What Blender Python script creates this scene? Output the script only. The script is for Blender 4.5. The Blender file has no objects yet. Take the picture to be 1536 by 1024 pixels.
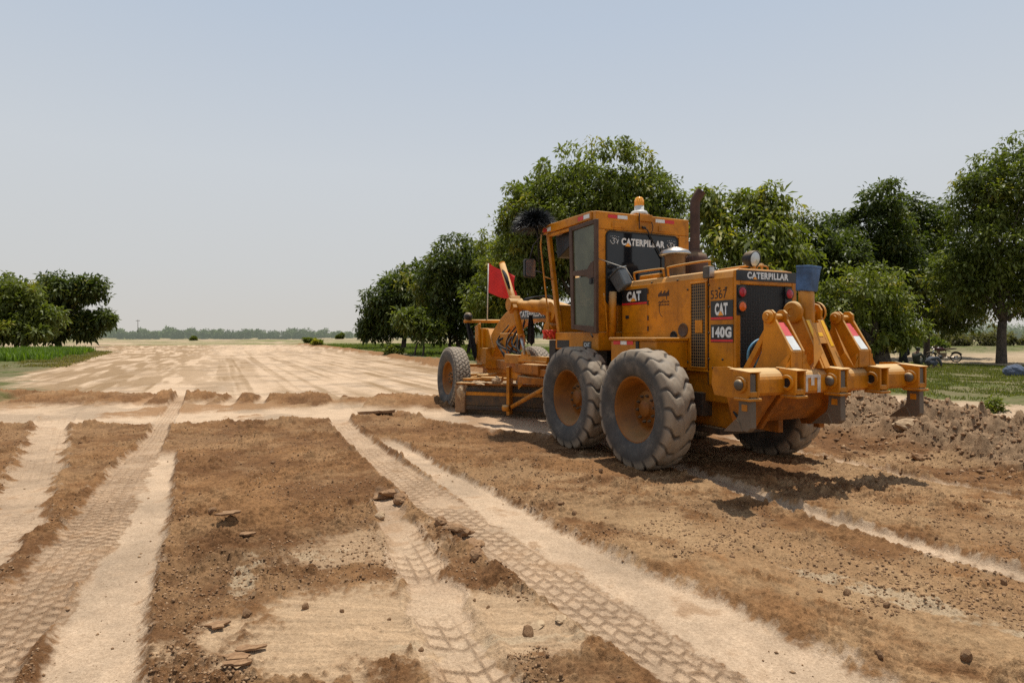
import bpy, bmesh, math, random
import numpy as np
from mathutils import Vector, Matrix
R = math.radians
random.seed(7)
rng = np.random.default_rng(11)
scene = bpy.context.scene
COL = scene.collection

# ------------------------------------------------------------------ helpers
def tag(o, label=None, cat=None, group=None, kind=None):
    if label: o['label'] = label
    if cat: o['category'] = cat
    if group: o['group'] = group
    if kind: o['kind'] = kind
    return o

def empty(name, loc=(0, 0, 0), rz=0.0):
    o = bpy.data.objects.new(name, None)
    o.empty_display_size = .2
    o.location = loc
    o.rotation_euler = (0, 0, rz)
    COL.objects.link(o)
    return o

def np_mesh(name, verts, faces, mat, parent=None, cols=None, smooth=False, quads=True):
    """verts (n,3) float array, faces (m,k) int array"""
    me = bpy.data.meshes.new(name)
    verts = np.ascontiguousarray(verts, dtype=np.float32)
    faces = np.ascontiguousarray(faces, dtype=np.int32)
    k = faces.shape[1]
    me.vertices.add(len(verts)); me.vertices.foreach_set('co', verts.ravel())
    me.loops.add(faces.size); me.loops.foreach_set('vertex_index', faces.ravel())
    me.polygons.add(len(faces))
    me.polygons.foreach_set('loop_start', np.arange(0, faces.size, k, dtype=np.int32))
    me.update(calc_edges=True)
    if smooth:
        me.polygons.foreach_set('use_smooth', np.ones(len(faces), dtype=bool))
    if cols is not None:
        a = me.color_attributes.new('Col', 'FLOAT_COLOR', 'POINT')
        c = np.ones((len(verts), 4), dtype=np.float32); c[:, :3] = cols
        a.data.foreach_set('color', c.ravel())
    me.validate()
    o = bpy.data.objects.new(name, me)
    if mat: me.materials.append(mat)
    COL.objects.link(o)
    if parent: o.parent = parent
    return o

class MB:
    """collects simple solids; build() links them as ONE mesh object"""
    def __init__(s): s.v = []; s.f = []; s.sm = []
    def add(s, vs, fs, smooth=False):
        b = len(s.v); s.v += [tuple(v) for v in vs]
        for f in fs: s.f.append(tuple(i + b for i in f)); s.sm.append(smooth)
        return s
    def box(s, x0, x1, y0, y1, z0, z1):
        x0, x1 = min(x0, x1), max(x0, x1); y0, y1 = min(y0, y1), max(y0, y1); z0, z1 = min(z0, z1), max(z0, z1)
        v = [(x0,y0,z0),(x1,y0,z0),(x1,y1,z0),(x0,y1,z0),(x0,y0,z1),(x1,y0,z1),(x1,y1,z1),(x0,y1,z1)]
        return s.add(v, [(0,3,2,1),(4,5,6,7),(0,1,5,4),(1,2,6,5),(2,3,7,6),(3,0,4,7)])
    def obox(s, c, ax, ay, az, hx, hy, hz):
        c = Vector(c); ax = Vector(ax).normalized()*hx; ay = Vector(ay).normalized()*hy; az = Vector(az).normalized()*hz
        v = [c-ax-ay-az, c+ax-ay-az, c+ax+ay-az, c-ax+ay-az, c-ax-ay+az, c+ax-ay+az, c+ax+ay+az, c-ax+ay+az]
        return s.add(v, [(0,3,2,1),(4,5,6,7),(0,1,5,4),(1,2,6,5),(2,3,7,6),(3,0,4,7)])
    def bar(s, a, b, w, h, up=(0, 0, 1)):
        a = Vector(a); b = Vector(b); d = b - a
        up = Vector(up); y = up.cross(d)
        if y.length < 1e-5: y = Vector((0, 1, 0)).cross(d)
        y.normalize(); z = d.cross(y)
        return s.obox((a+b)/2, d, y, z, d.length/2, w/2, h/2)
    def prism(s, poly, axis, a, b):
        """poly: 2-D points in the plane of the two other axes, extruded along axis from a to b"""
        def P(p, t):
            if axis == 'y': return (p[0], t, p[1])
            if axis == 'x': return (t, p[0], p[1])
            return (p[0], p[1], t)
        n = len(poly)
        v = [P(p, a) for p in poly] + [P(p, b) for p in poly]
        f = [tuple(range(n)), tuple(range(2*n-1, n-1, -1))]
        for i in range(n):
            j = (i+1) % n; f.append((i, i+n, j+n, j))
        return s.add(v, f)
    def tube(s, pts, r, n=8, cap=True):
        pts = [Vector(p) for p in pts]; m = len(pts)
        rr = r if isinstance(r, (list, tuple)) else [r]*m
        vs = []; prev = None
        for i, p in enumerate(pts):
            d = (pts[min(i+1, m-1)] - pts[max(i-1, 0)])
            if d.length < 1e-7: d = Vector((0, 0, 1))
            d.normalize()
            if prev is None:
                u = d.orthogonal().normalized()
            else:
                u = prev - d*prev.dot(d)
                if u.length < 1e-5: u = d.orthogonal()
                u.normalize()
            prev = u; w = d.cross(u)
            for k in range(n):
                a = 2*math.pi*k/n
                vs.append(p + (u*math.cos(a) + w*math.sin(a))*rr[i])
        fs = []
        for i in range(m-1):
            for k in range(n):
                k2 = (k+1) % n
                fs.append((i*n+k, i*n+k2, (i+1)*n+k2, (i+1)*n+k))
        s.add(vs, fs, True)
        if cap:
            b = len(s.v) - len(vs)
            s.f.append(tuple(b+k for k in range(n-1, -1, -1))); s.sm.append(False)
            s.f.append(tuple(b+(m-1)*n+k for k in range(n))); s.sm.append(False)
        return s
    def lathe(s, prof, c, axis, n=32, smooth=True):
        """prof: list of (radius, t) ; axis direction through c"""
        c = Vector(c); ax = Vector(axis).normalized(); u = ax.orthogonal().normalized(); w = ax.cross(u)
        vs = []
        for r, t in prof:
            for k in range(n):
                a = 2*math.pi*k/n
                vs.append(c + ax*t + (u*math.cos(a)+w*math.sin(a))*max(r, 1e-4))
        fs = []
        for i in range(len(prof)-1):
            for k in range(n):
                k2 = (k+1) % n
                fs.append((i*n+k, i*n+k2, (i+1)*n+k2, (i+1)*n+k))
        return s.add(vs, fs, smooth)
    def cyl(s, a, b, r, n=20):
        a = Vector(a); b = Vector(b)
        L = (b-a).length
        return s.lathe([(0, 0), (r, 0), (r, 0), (r, L), (r, L), (0, L)], a, b-a, n, False)
    def build(s, name, mat, parent=None, bevel=0, seg=2, fixn=True):
        me = bpy.data.meshes.new(name)
        me.from_pydata(s.v, [], s.f)
        me.polygons.foreach_set('use_smooth', np.array(s.sm, dtype=bool))
        if fixn:
            bm = bmesh.new(); bm.from_mesh(me)
            bmesh.ops.recalc_face_normals(bm, faces=bm.faces)
            bm.to_mesh(me); bm.free()
        me.update()
        o = bpy.data.objects.new(name, me)
        if mat: me.materials.append(mat)
        COL.objects.link(o)
        if parent: o.parent = parent
        if bevel:
            b = o.modifiers.new('bevel', 'BEVEL'); b.width = bevel; b.segments = seg
            b.limit_method = 'ANGLE'; b.angle_limit = R(40)
        return o

def catmull(pts, n=6):
    P = [Vector(p) for p in pts]; P = [2*P[0]-P[1]] + P + [2*P[-1]-P[-2]]
    out = []
    for i in range(1, len(P)-2):
        for k in range(n):
            t = k/n
            a, b, c, d = P[i-1], P[i], P[i+1], P[i+2]
            out.append(.5*((2*b)+(c-a)*t+(2*a-5*b+4*c-d)*t*t+(3*b-a-3*c+d)*t**3))
    out.append(P[-2])
    return out

# ------------------------------------------------------------------ materials
def new_mat(name):
    m = bpy.data.materials.new(name); m.use_nodes = True
    nt = m.node_tree; b = nt.nodes['Principled BSDF']
    return m, nt, b
def N(nt, t, **kw):
    n = nt.nodes.new(t)
    for k, v in kw.items(): setattr(n, k, v)
    return n
def mixc(nt, fac, a, b, blend='MIX'):
    n = nt.nodes.new('ShaderNodeMix'); n.data_type = 'RGBA'; n.blend_type = blend
    for s, v in ((n.inputs['Factor'], fac), (n.inputs[6], a), (n.inputs[7], b)):
        if hasattr(v, 'links') or isinstance(v, bpy.types.NodeSocket): nt.links.new(v, s)
        else: s.default_value = v if not isinstance(v, tuple) else (*v[:3], 1)
    return n.outputs[2]
def ramp(nt, fac, a, b):
    n = nt.nodes.new('ShaderNodeMapRange'); n.inputs[1].default_value = a; n.inputs[2].default_value = b
    n.interpolation_type = 'SMOOTHSTEP'
    nt.links.new(fac, n.inputs[0]); return n.outputs[0]
def noise(nt, scale, detail=4, rough=.6, coord='Object'):
    tc = nt.nodes.new('ShaderNodeTexCoord'); n = nt.nodes.new('ShaderNodeTexNoise')
    n.inputs['Scale'].default_value = scale; n.inputs['Detail'].default_value = detail; n.inputs['Roughness'].default_value = rough
    nt.links.new(tc.outputs[coord], n.inputs['Vector']); return n.outputs['Fac']
def math_n(nt, op, a, b):
    n = nt.nodes.new('ShaderNodeMath'); n.operation = op
    for s, v in ((n.inputs[0], a), (n.inputs[1], b)):
        if isinstance(v, bpy.types.NodeSocket): nt.links.new(v, s)
        else: s.default_value = v
    return n.outputs[0]
def bump(nt, b, h, strength=.3, dist=.01):
    n = nt.nodes.new('ShaderNodeBump'); n.inputs['Strength'].default_value = strength; n.inputs['Distance'].default_value = dist
    nt.links.new(h, n.inputs['Height']); nt.links.new(n.outputs[0], b.inputs['Normal'])

DUST = (.60, .40, .19)
def paint_mat(name, col, rough=.45, dust=.5, metal=0.0, chips=.5, low_dirt_shade=.7, dustcol=DUST, var=.30, low_dirt_shade_col=(.15, .088, .042)):
    """weathered paint: tone variation, grime, chips and dust on upward surfaces; low parts toned by dirt and painted shade"""
    m, nt, b = new_mat(name)
    n1 = noise(nt, 2.3, 5); n2 = noise(nt, 34, 4, .7); n3 = noise(nt, 9, 6, .7)
    dark = tuple(c*(1-var) for c in col); lite = tuple(min(1, c*(1+var*.55)) for c in col)
    c = mixc(nt, ramp(nt, n1, .32, .68), dark, lite)
    grime = math_n(nt, 'MULTIPLY', ramp(nt, n3, .47, .75), .55)
    c = mixc(nt, grime, c, (col[0]*.35, col[1]*.33, col[2]*.5+.008))
    ch = math_n(nt, 'MULTIPLY', ramp(nt, n2, .69, .76), chips)
    c = mixc(nt, ch, c, (.075, .045, .03))
    # streaks running down
    tc = N(nt, 'ShaderNodeTexCoord'); mp = N(nt, 'ShaderNodeMapping'); mp.inputs['Scale'].default_value = (14, 14, 1.1)
    nt.links.new(tc.outputs['Object'], mp.inputs[0]); st = N(nt, 'ShaderNodeTexNoise'); st.inputs['Scale'].default_value = 1; st.inputs['Detail'].default_value = 3
    nt.links.new(mp.outputs[0], st.inputs['Vector'])
    c = mixc(nt, math_n(nt, 'MULTIPLY', ramp(nt, st.outputs['Fac'], .52, .78), .45), c, tuple(k*.5 for k in col))
    g = N(nt, 'ShaderNodeNewGeometry'); sx = N(nt, 'ShaderNodeSeparateXYZ'); nt.links.new(g.outputs['Normal'], sx.inputs[0])
    sp = N(nt, 'ShaderNodeSeparateXYZ'); nt.links.new(g.outputs['Position'], sp.inputs[0])
    up = math_n(nt, 'MULTIPLY', ramp(nt, sx.outputs['Z'], .2, .85), dust)
    low = math_n(nt, 'MULTIPLY', ramp(nt, sp.outputs['Z'], 1.25, .2), low_dirt_shade)  # lower parts browned by grime and by shade painted into the colour
    low = math_n(nt, 'MULTIPLY', low, ramp(nt, n3, .3, .65))
    d = math_n(nt, 'MAXIMUM', math_n(nt, 'MULTIPLY', up, ramp(nt, n1, .25, .6)), low)
    c = mixc(nt, low, c, low_dirt_shade_col); c = mixc(nt, math_n(nt, 'MULTIPLY', up, ramp(nt, n1, .12, .42)), c, dustcol)
    nt.links.new(c, b.inputs['Base Color'])
    rr = N(nt, 'ShaderNodeMapRange'); rr.inputs[3].default_value = rough; rr.inputs[4].default_value = .9
    nt.links.new(d, rr.inputs[0]); nt.links.new(rr.outputs[0], b.inputs['Roughness'])
    b.inputs['Metallic'].default_value = metal; b.inputs['Specular IOR Level'].default_value = .28
    bump(nt, b, n2, .12, .004)
    return m

def plain_mat(name, col, rough=.6, metal=0.0, var=.2, scale=12, emis=None, bmp=0):
    m, nt, b = new_mat(name)
    n = noise(nt, scale, 4)
    c = mixc(nt, ramp(nt, n, .3, .7), tuple(k*(1-var) for k in col), tuple(min(1, k*(1+var)) for k in col))
    nt.links.new(c, b.inputs['Base Color']); b.inputs['Roughness'].default_value = rough; b.inputs['Metallic'].default_value = metal
    if bmp: bump(nt, b, n, bmp, .01)
    return m

def glass_mat(name, col, alpha=.5, rough=.06):
    m, nt, b = new_mat(name)
    n = noise(nt, 3, 5)
    c = mixc(nt, ramp(nt, n, .3, .75), tuple(k*.7 for k in col), tuple(min(1, k*1.3) for k in col))
    nt.links.new(c, b.inputs['Base Color']); b.inputs['Roughness'].default_value = rough
    b.inputs['Alpha'].default_value = alpha
    return m

M = {}
M['yellow'] = paint_mat('yellow_paint', (.57, .200, .004), .40, .75, chips=.6)
M['yellow2'] = paint_mat('dusty_yellow_paint', (.56, .200, .005), .48, 1.0, chips=.9, low_dirt_shade=.40)
M['stripe'] = plain_mat('bright_yellow_stripe', (.90, .47, .01), .45, var=.06)
M['black'] = paint_mat('black_paint', (.022, .022, .024), .45, .35, chips=.2, low_dirt_shade=.4)
M['decal_black'] = plain_mat('decal_black', (.013, .013, .015), .35, var=.15)
M['white'] = plain_mat('white_vinyl', (.72, .72, .69), .5, var=.06)
M['red'] = plain_mat('red_vinyl', (.62, .02, .02), .45, var=.1)
M['pink'] = plain_mat('faded_red_vinyl', (.68, .11, .11), .55, var=.1)
M['tri'] = plain_mat('orange_triangle', (.85, .33, .02), .5, var=.05)
M['steel'] = paint_mat('worn_steel', (.15, .125, .10), .5, .6, metal=.4, chips=.3, low_dirt_shade=.8, low_dirt_shade_col=(.25, .165, .095))
M['yellow_shade'] = paint_mat('grimy_shaded_yellow_paint', (.40, .125, .005), .6, .8, chips=1.0, low_dirt_shade=.85, low_dirt_shade_col=(.11, .058, .025))  # darker yellow copy for underparts: shade painted in, with grime
M['chrome'] = paint_mat('dull_chrome', (.55, .55, .54), .28, .35, metal=.9, chips=.1, low_dirt_shade=.1)
M['dark_iron'] = paint_mat('dark_iron', (.05, .042, .036), .65, .5, chips=.5, low_dirt_shade=.8)
M['rust'] = paint_mat('rusty_pipe', (.085, .048, .035), .75, .25, chips=.8, low_dirt_shade=0)
M['frame_brown'] = paint_mat('brown_frame', (.10, .055, .035), .55, .3, chips=.5, low_dirt_shade=0)
M['win'] = glass_mat('tinted_window', (.012, .014, .017), 1.0, .07)
M['pane'] = glass_mat('hazy_pane', (.10, .105, .06), .88, .12)
M['clear'] = glass_mat('clear_glass', (.25, .3, .28), .35, .05)
M['amber'] = plain_mat('amber_plastic', (.85, .36, .02), .3, var=.08)
M['lamp_red'] = plain_mat('red_lens', (.42, .015, .03), .22, var=.15)
M['lamp_orange'] = plain_mat('orange_lens', (.72, .13, .012), .22, var=.15)
M['grey_plastic'] = plain_mat('grey_plastic', (.10, .115, .125), .5, var=.15)
M['white_plastic'] = plain_mat('greyish_white_plastic', (.6, .58, .53), .5, var=.12)
M['smoke'] = plain_mat('brown_bowl', (.14, .075, .035), .3, var=.2)
M['blue_cap'] = plain_mat('blue_can', (.045, .10, .21), .55, var=.4, scale=7)
M['hose'] = plain_mat('black_rubber_hose', (.014, .013, .012), .8, var=.3)
M['blue_hose'] = plain_mat('blue_hose', (.07, .20, .30), .45, var=.2)
M['flag'] = plain_mat('red_flag_cloth', (.62, .025, .02), .8, var=.12, scale=5)
M['black_cloth'] = plain_mat('black_cloth', (.010, .010, .012), .8, var=.3)
M['plume'] = plain_mat('black_plume_hair', (.015, .016, .018), .45, var=.4)
M['pole'] = plain_mat('pale_pole', (.5, .47, .4), .6)
M['tassel'] = plain_mat('red_tassel', (.75, .07, .03), .7, var=.25)
M['leaf_garland'] = plain_mat('garland_leaf', (.17, .30, .02), .7, var=.35)
M['chalk'] = None

def grille_mat(name, wire, hole, scale, hexa=False, width=.12):
    m, nt, b = new_mat(name)
    tc = N(nt, 'ShaderNodeTexCoord')
    if hexa:
        v = N(nt, 'ShaderNodeTexVoronoi', feature='DISTANCE_TO_EDGE'); v.inputs['Scale'].default_value = scale; v.inputs['Randomness'].default_value = 0.25
        nt.links.new(tc.outputs['Object'], v.inputs['Vector'])
        f = ramp(nt, v.outputs['Distance'], width, width*.6)
        c = mixc(nt, f, hole, wire)
    else:
        sx = N(nt, 'ShaderNodeSeparateXYZ'); nt.links.new(tc.outputs['Object'], sx.inputs[0])
        fs = []
        for k in ('X', 'Z'):
            a = math_n(nt, 'FRACT', math_n(nt, 'MULTIPLY', sx.outputs[k], scale), 0)
            fs.append(ramp(nt, math_n(nt, 'ABSOLUTE', math_n(nt, 'SUBTRACT', a, .5), 0), width, width*.7))
        f = math_n(nt, 'MAXIMUM', fs[0], fs[1])
        c = mixc(nt, f, hole, wire)
    nt.links.new(c, b.inputs['Base Color']); b.inputs['Roughness'].default_value = .6
    bump(nt, b, f, .8, .01)
    return m
M['mesh_side'] = grille_mat('side_mesh', (.22, .13, .05), (.004, .004, .004), 28, False, .16)
M['mesh_rear'] = grille_mat('rear_honeycomb', (.035, .032, .03), (.003, .003, .003), 26, True, .09)

def tyre_mat():
    m, nt, b = new_mat('dusty_tyre_rubber')
    n1 = noise(nt, 5, 6); n2 = noise(nt, 40, 4)
    c = mixc(nt, ramp(nt, n1, .3, .7), (.040, .037, .034), (.082, .074, .064))
    at = N(nt, 'ShaderNodeAttribute'); at.attribute_name = 'Col'
    sp = N(nt, 'ShaderNodeSeparateColor'); nt.links.new(at.outputs['Color'], sp.inputs[0])
    c = mixc(nt, math_n(nt, 'MULTIPLY', sp.outputs[0], .85), c, (.34, .265, .185))      # tread dust
    c = mixc(nt, math_n(nt, 'MULTIPLY', sp.outputs[1], .75), c, (.055, .040, .028))        # grooves: soil, darkened to paint in their shade
    c = mixc(nt, math_n(nt, 'MULTIPLY', ramp(nt, n1, .5, .72), .5), c, (.20, .165, .13))
    nt.links.new(c, b.inputs['Base Color']); b.inputs['Roughness'].default_value = .75
    bump(nt, b, n2, .25, .006)
    return m
M['tyre'] = tyre_mat()
# ------------------------------------------------------------------ numpy noise
_T = np.random.default_rng(5).random((1024, 1024)).astype(np.float32)
def h2(ix, iy, seed):
    return _T[(ix.astype(np.int32)+seed*37) & 1023, (iy.astype(np.int32)*1+seed*91+(seed*seed) % 513) & 1023]
def vn(x, y, seed=0):
    ix = np.floor(x); iy = np.floor(y); fx = x-ix; fy = y-iy
    fx = fx*fx*fx*(fx*(fx*6-15)+10); fy = fy*fy*fy*(fy*(fy*6-15)+10)
    a = h2(ix, iy, seed); b = h2(ix+1, iy, seed); c = h2(ix, iy+1, seed); d = h2(ix+1, iy+1, seed)
    return (a*(1-fx)+b*fx)*(1-fy) + (c*(1-fx)+d*fx)*fy
def fbm(x, y, o=4, seed=0, g=.5):
    s = 0; am = 1; t = 0
    for i in range(o):
        s = s+am*vn(x, y, seed+i*17); t += am; am *= g
        x, y = x*1.73+y*1.02+3.1, y*1.73-x*1.02+1.7
    return s/t
def sst(a, b, x):
    t = np.clip((x-a)/(b-a), 0, 1); return t*t*(3-2*t)
def clods(x, y, size, prob, seed, soft=False):
    """lumpy clods: max of rough domes in jittered cells (height in units of size)"""
    X = x/size; Y = y/size; ix = np.floor(X); iy = np.floor(Y); out = np.zeros_like(X)
    for dx in (-1, 0, 1):
        for dy in (-1, 0, 1):
            cx = ix+dx; cy = iy+dy
            px = cx+.15+.7*h2(cx, cy, seed); py = cy+.15+.7*h2(cx, cy, seed+1)
            r = (.22+.42*h2(cx, cy, seed+2)**1.5)*(h2(cx, cy, seed+3) < prob)
            an = h2(cx, cy, seed+4)*6.283; e = .65+.35*h2(cx, cy, seed+5)
            ux = (X-px)*np.cos(an)+(Y-py)*np.sin(an); uy = (-(X-px)*np.sin(an)+(Y-py)*np.cos(an))/e
            d = np.maximum(np.maximum(abs(ux), abs(uy))*.6+.4*np.sqrt(ux*ux+uy*uy), 0)
            k = np.clip(1-d/np.maximum(r, 1e-3), 0, 1)
            out = np.maximum(out, (k*(2-k) if soft else np.minimum(k*2.8, 1)**.8*(.82+.18*k))*r)
    return out

CAM_H = 1.564
YAW = .445
MX, MY = 2.167, 8.385
FWX, FWY = -math.sin(YAW), math.cos(YAW)
LFX, LFY = -math.cos(YAW), -math.sin(YAW)
def to_m(x, y):
    dx = x-MX; dy = y-MY
    return dx*FWX+dy*FWY, dx*LFX+dy*LFY
def from_m(a, b):
    return MX+a*FWX+b*LFX, MY+a*FWY+b*LFY

# wheel tracks on the ground: (x, y, width) along the path, metres
TRACKS = {
 'tread':  [(-3.35,11.8,.34),(-2.9,10.56,.34),(-1.64,7.72,.38),(-.68,5.73,.46),(.16,4.16,.46),(.54,3.44,.42),(.83,2.9,.40),(1.35,1.8,.4)],
 'smooth': [(-2.0,9.4,.12),(-1.77,8.92,.27),(-.84,6.98,.30),(-.22,5.73,.39),(.19,4.86,.40),(.60,4.16,.44),(1.02,3.44,.52),(1.36,2.77,.57),(1.9,1.8,.57)],
 'tread2': [(-1.35,6.3,.15),(-1.22,5.9,.22),(-.97,5.1,.26),(-.61,4.11,.28),(-.39,3.44,.29),(-.18,2.9,.29),(.2,1.8,.29)],
 'leftsmooth': [(-4.75,8.4,.18),(-4.6,8.1,.26),(-3.59,6.09,.36),(-2.95,4.78,.42),(-2.29,3.44,.40),(-1.91,2.77,.40),(-1.4,1.8,.4)],
 'lefttread': [(-8.6,16.2,.30),(-8.11,14.95,.28),(-5.9,10.3,.26),(-5.5,9.51,.26),(-4.24,6.72,.43),(-3.43,5.1,.45),(-3.04,4.11,.42),(-2.75,3.44,.38),(-2.3,2.4,.38)],
 'farleft': [(-9.4,13.2,.5),(-9.12,12.38,.5),(-7.87,10.48,.48),(-5.23,6.72,.42),(-4.17,5.1,.44),(-3.74,4.16,.45),(-3.1,2.8,.45)],
 'wheel':  [(1.25,9.2,.22),(1.62,8.05,.26),(2.0,7.2,.25),(2.42,5.75,.24),(2.80,4.86,.25),(3.10,4.28,.26),(3.55,3.5,.28),(4.3,2.2,.3)],
 'wheelright': [(3.2,9.7,.3),(4.02,7.75,.20),(4.43,6.6,.17),(4.94,5.9,.16),(6.2,4.3,.2),(7.5,2.8,.2)],
}
def track_st(x, y, pts):
    """along, across (-.5..+.5 inside), validity for a polyline band"""
    S = np.full_like(x, 1e3); T = np.full_like(x, 9.); W = np.full_like(x, .3); best = np.full_like(x, 1e9); acc = 0
    for (x0, y0, w0), (x1, y1, w1) in zip(pts[:-1], pts[1:]):
        dx, dy = x1-x0, y1-y0; L = math.hypot(dx, dy)
        t = ((x-x0)*dx+(y-y0)*dy)/(L*L)
        tc = np.clip(t, 0, 1)
        d = np.hypot(x-x0-dx*tc, y-y0-dy*tc)
        sgn = np.sign((x-x0)*dy-(y-y0)*dx)
        w = w0+(w1-w0)*tc
        m = d < best
        best = np.where(m, d, best); S = np.where(m, acc+tc*L, S); T = np.where(m, sgn*d/w, T); W = np.where(m, w, W)
        acc += L
    return S, T, W

C_LOOSE = np.array((.280, .146, .062)); C_LOOSE2 = np.array((.172, .084, .035)); C_COMP = np.array((.595, .430, .285))
C_COMP2 = np.array((.41, .265, .14)); C_SALT = np.array((.70, .53, .34)); C_PINK = np.array((.49, .335, .20))
C_FIELD = np.array((.40, .30, .19)); C_GRASS = np.array((.105, .118, .032)); C_GREY = np.array((.29, .19, .11))

def ground_eval(x, y):
    x = np.asarray(x, np.float32); y = np.asarray(y, np.float32)
    n = len(x)
    h = np.zeros(n); col = np.zeros((n, 3))
    a, b = to_m(x, y)                     # along the road, to the left of it
    D = np.hypot(x, y)
    near = np.clip(1-(D-14)/16, 0, 1)
    wob = (fbm(x*.9, y*.9, 3, 5)-.5)
    wobf = (fbm(x*4, y*4, 3, 9)-.5)
    # loose, churned soil on this side of the graded strip
    edge = np.interp(x, [-14, -8.8, -5.8, -3.3, -2.2, -.75, .6, 1.6, 3.0, 9], [10.9, 10.5, 10.55, 11.1, 12.1, 10.4, 9.4, 9.9, 11.5, 13.0])
    loose = sst(.34, -.26, y-edge+wob*.8+wobf*.6+(fbm(x*6, y*6, 3, 32)-.5)*.5)
    n1 = fbm(x*1.1, y*1.1, 4, 21); n2 = fbm(x*6, y*6, 4, 31); n3 = fbm(x*28, y*28, 3, 41)
    # windrow across the far edge of the graded strip, broken by wheel tracks
    bc = np.interp(x, [-16, -8, -4, -2, -.5], [15.2, 14.7, 14.4, 14.1, 13.4])
    bw = np.exp(-((y-bc+wob*.9)/.95)**2)
    gap = .7*sst(.66, .74, fbm(x*1.1+7, y*0+1, 2, 77)) * (x < -3.2)
    for gx in (-8.6, -6.6, -5.9, -4.15):
        gap = np.maximum(gap, np.exp(-((x-gx-(y-14.5)*(-.3))/.16)**4)*.9)
    n2b = fbm(x*3, y*3, 4, 33)
    berm = bw*(1-.93*gap)*sst(-.9, -1.7, x)*sst(-40, -24, x)
    # second small ridge at the left where the strip ends
    L = np.clip(np.maximum(loose, sst(.10, .42, berm+(n2b-.5)*.35)), 0, 1)
    # compacted / scraped patches inside the loose zone
    def blob(cx, cy, rx, ry, rot=0, s=0):
        c, q = math.cos(rot), math.sin(rot)
        u = ((x-cx)*c+(y-cy)*q)/rx; v = (-(x-cx)*q+(y-cy)*c)/ry
        d = np.sqrt(u*u+v*v)+(fbm(x*3.1+s, y*3.1, 3, 90+s)-.5)*1.3+(n3-.5)*.5
        return sst(1.15, .75, d)
    pk = blob(-.75, 3.3, .85, .5, .1, 1)+blob(-1.0, 4.6, .55, .42, .4, 2)*.7+blob(-.1, 3.25, .5, .42, 0, 12)*.9
    pk = np.clip(pk, 0, 1)
    scr = np.clip(blob(2.2, 4.0, 2.2, .55, -.95, 3)*.75+blob(1.3, 4.85, .8, .22, -.7, 4)*.8+blob(1.75, 5.6, .8, .2, -.9, 14)*.6+blob(2.9, 2.7, 1.3, .3, -.8, 6)*.6+blob(3.9, 4.6, 1.2, .5, -.9, 15)*.6, 0, 1)
    salt = sst(.40, .60, fbm(x*9, y*16, 4, 97))*np.clip(blob(-1.72, 3.95, .10, .42, .35, 5)+blob(-1.28, 4.35, .28, .12, .2, 8)*.8+blob(2.35, 3.55, .75, .09, -.85, 7)+blob(-.15, 3.12, .5, .05, .12, 9)*.8, 0, 1)*near
    # tracks
    hb = np.zeros(n); keep = np.ones(n); keeph = np.ones(n); tr_light = np.zeros(n); groove = np.zeros(n)
    zone = D < 20
    zi = np.where(zone)[0]; xx, yy = x[zi], y[zi]; nn2 = n2[zi]; nn3 = n3[zi]; wf = wobf[zi]
    for nm, pts in TRACKS.items():
        S, T, W = track_st(xx, yy, pts)
        ends = sst(0, .5, S)
        ragged = {'tread': .22, 'lefttread': .35, 'tread2': .6, 'farleft': .5, 'wheel': .26, 'wheelright': .3}.get(nm, .2)
        edge_t = .5+wf*ragged+(nn2-.5)*ragged*.8
        if nm == 'leftsmooth': edge_t = edge_t+np.where(T < 0, .035*(np.abs(((S/.085) % 1)-.5)*2), 0)
        if nm == 'wheel': edge_t = edge_t+.08*np.abs(np.sin(S/.21*math.pi))
        ins = sst(.09, -.06, np.abs(T)-edge_t+(nn3-.5)*.22)*ends
        insh = sst(.14, -.10, np.abs(T)-.5-wf*ragged)*ends
        hh = np.zeros(len(xx)); g = np.zeros(len(xx))
        if nm in ('tread', 'tread2', 'lefttread', 'farleft'):
            t = T*W; pit = {'tread': .110, 'tread2': .12, 'lefttread': .10, 'farleft': .10}[nm]
            nc = 5 if nm != 'tread2' else 3
            u = (t/W+.5)*nc; ci = np.floor(u); fu = u-ci
            sl = .34*(np.where(np.mod(ci, 2) == 0, 1, -1)) if nm != 'tread2' else .55*np.sign(t)
            v = S/pit + np.where(np.mod(ci, 2) == 0, 0, .5) + sl*(fu-.5) + (nn2-.5)*.30
            fv = v-np.floor(v)
            dv = np.minimum(fv, 1-fv)*pit; du = np.minimum(fu, 1-fu)*W/nc
            d = np.minimum(dv, np.where((ci >= nc-1) & (fu > .5) | (ci <= 0) & (fu < .5), 1, du*1.25))
            fade = sst(.36, .62, fbm(xx*1.9, yy*1.9, 3, 61)+.13*(nm in ('tread', 'lefttread')))*sst(.22, .5, nn2*.7+fbm(xx*9, yy*9, 2, 63)*.3+.08)
            if nm == 'farleft': fade = fade*.55
            g = np.exp(-(d/.0085)**2)*fade
            hh = g*.014 - .012 + .006*(fv-.5)*fade
        elif nm in ('wheel', 'wheelright'):
            t = T*W
            v = S/.215 + np.sign(T)*.0+3.2*T*T+.3*T
            fv = v-np.floor(v); g = np.exp(-((np.minimum(fv, 1-fv)*.215)/.014)**2)*.8*sst(.55, .2, np.abs(T-.1))
            hh = -.014+g*.012+.010*fv
        else:
            hh = -.012+.005*np.sin(T*5)+.007*(nn2-.5)
            g = .0*g
        # thrown-up lip on both sides of the band
        lip = np.exp(-((np.abs(T)-.62)/.10)**2)*ends*.022*(.5+nn2)
        sub = keep[zi]
        hb[zi] = hb[zi]*(1-insh)+hh*insh+lip*(1-insh)*keeph[zi]
        keeph[zi] = np.minimum(keeph[zi], 1-insh)
        keep[zi] = np.minimum(sub, 1-ins)
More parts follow.
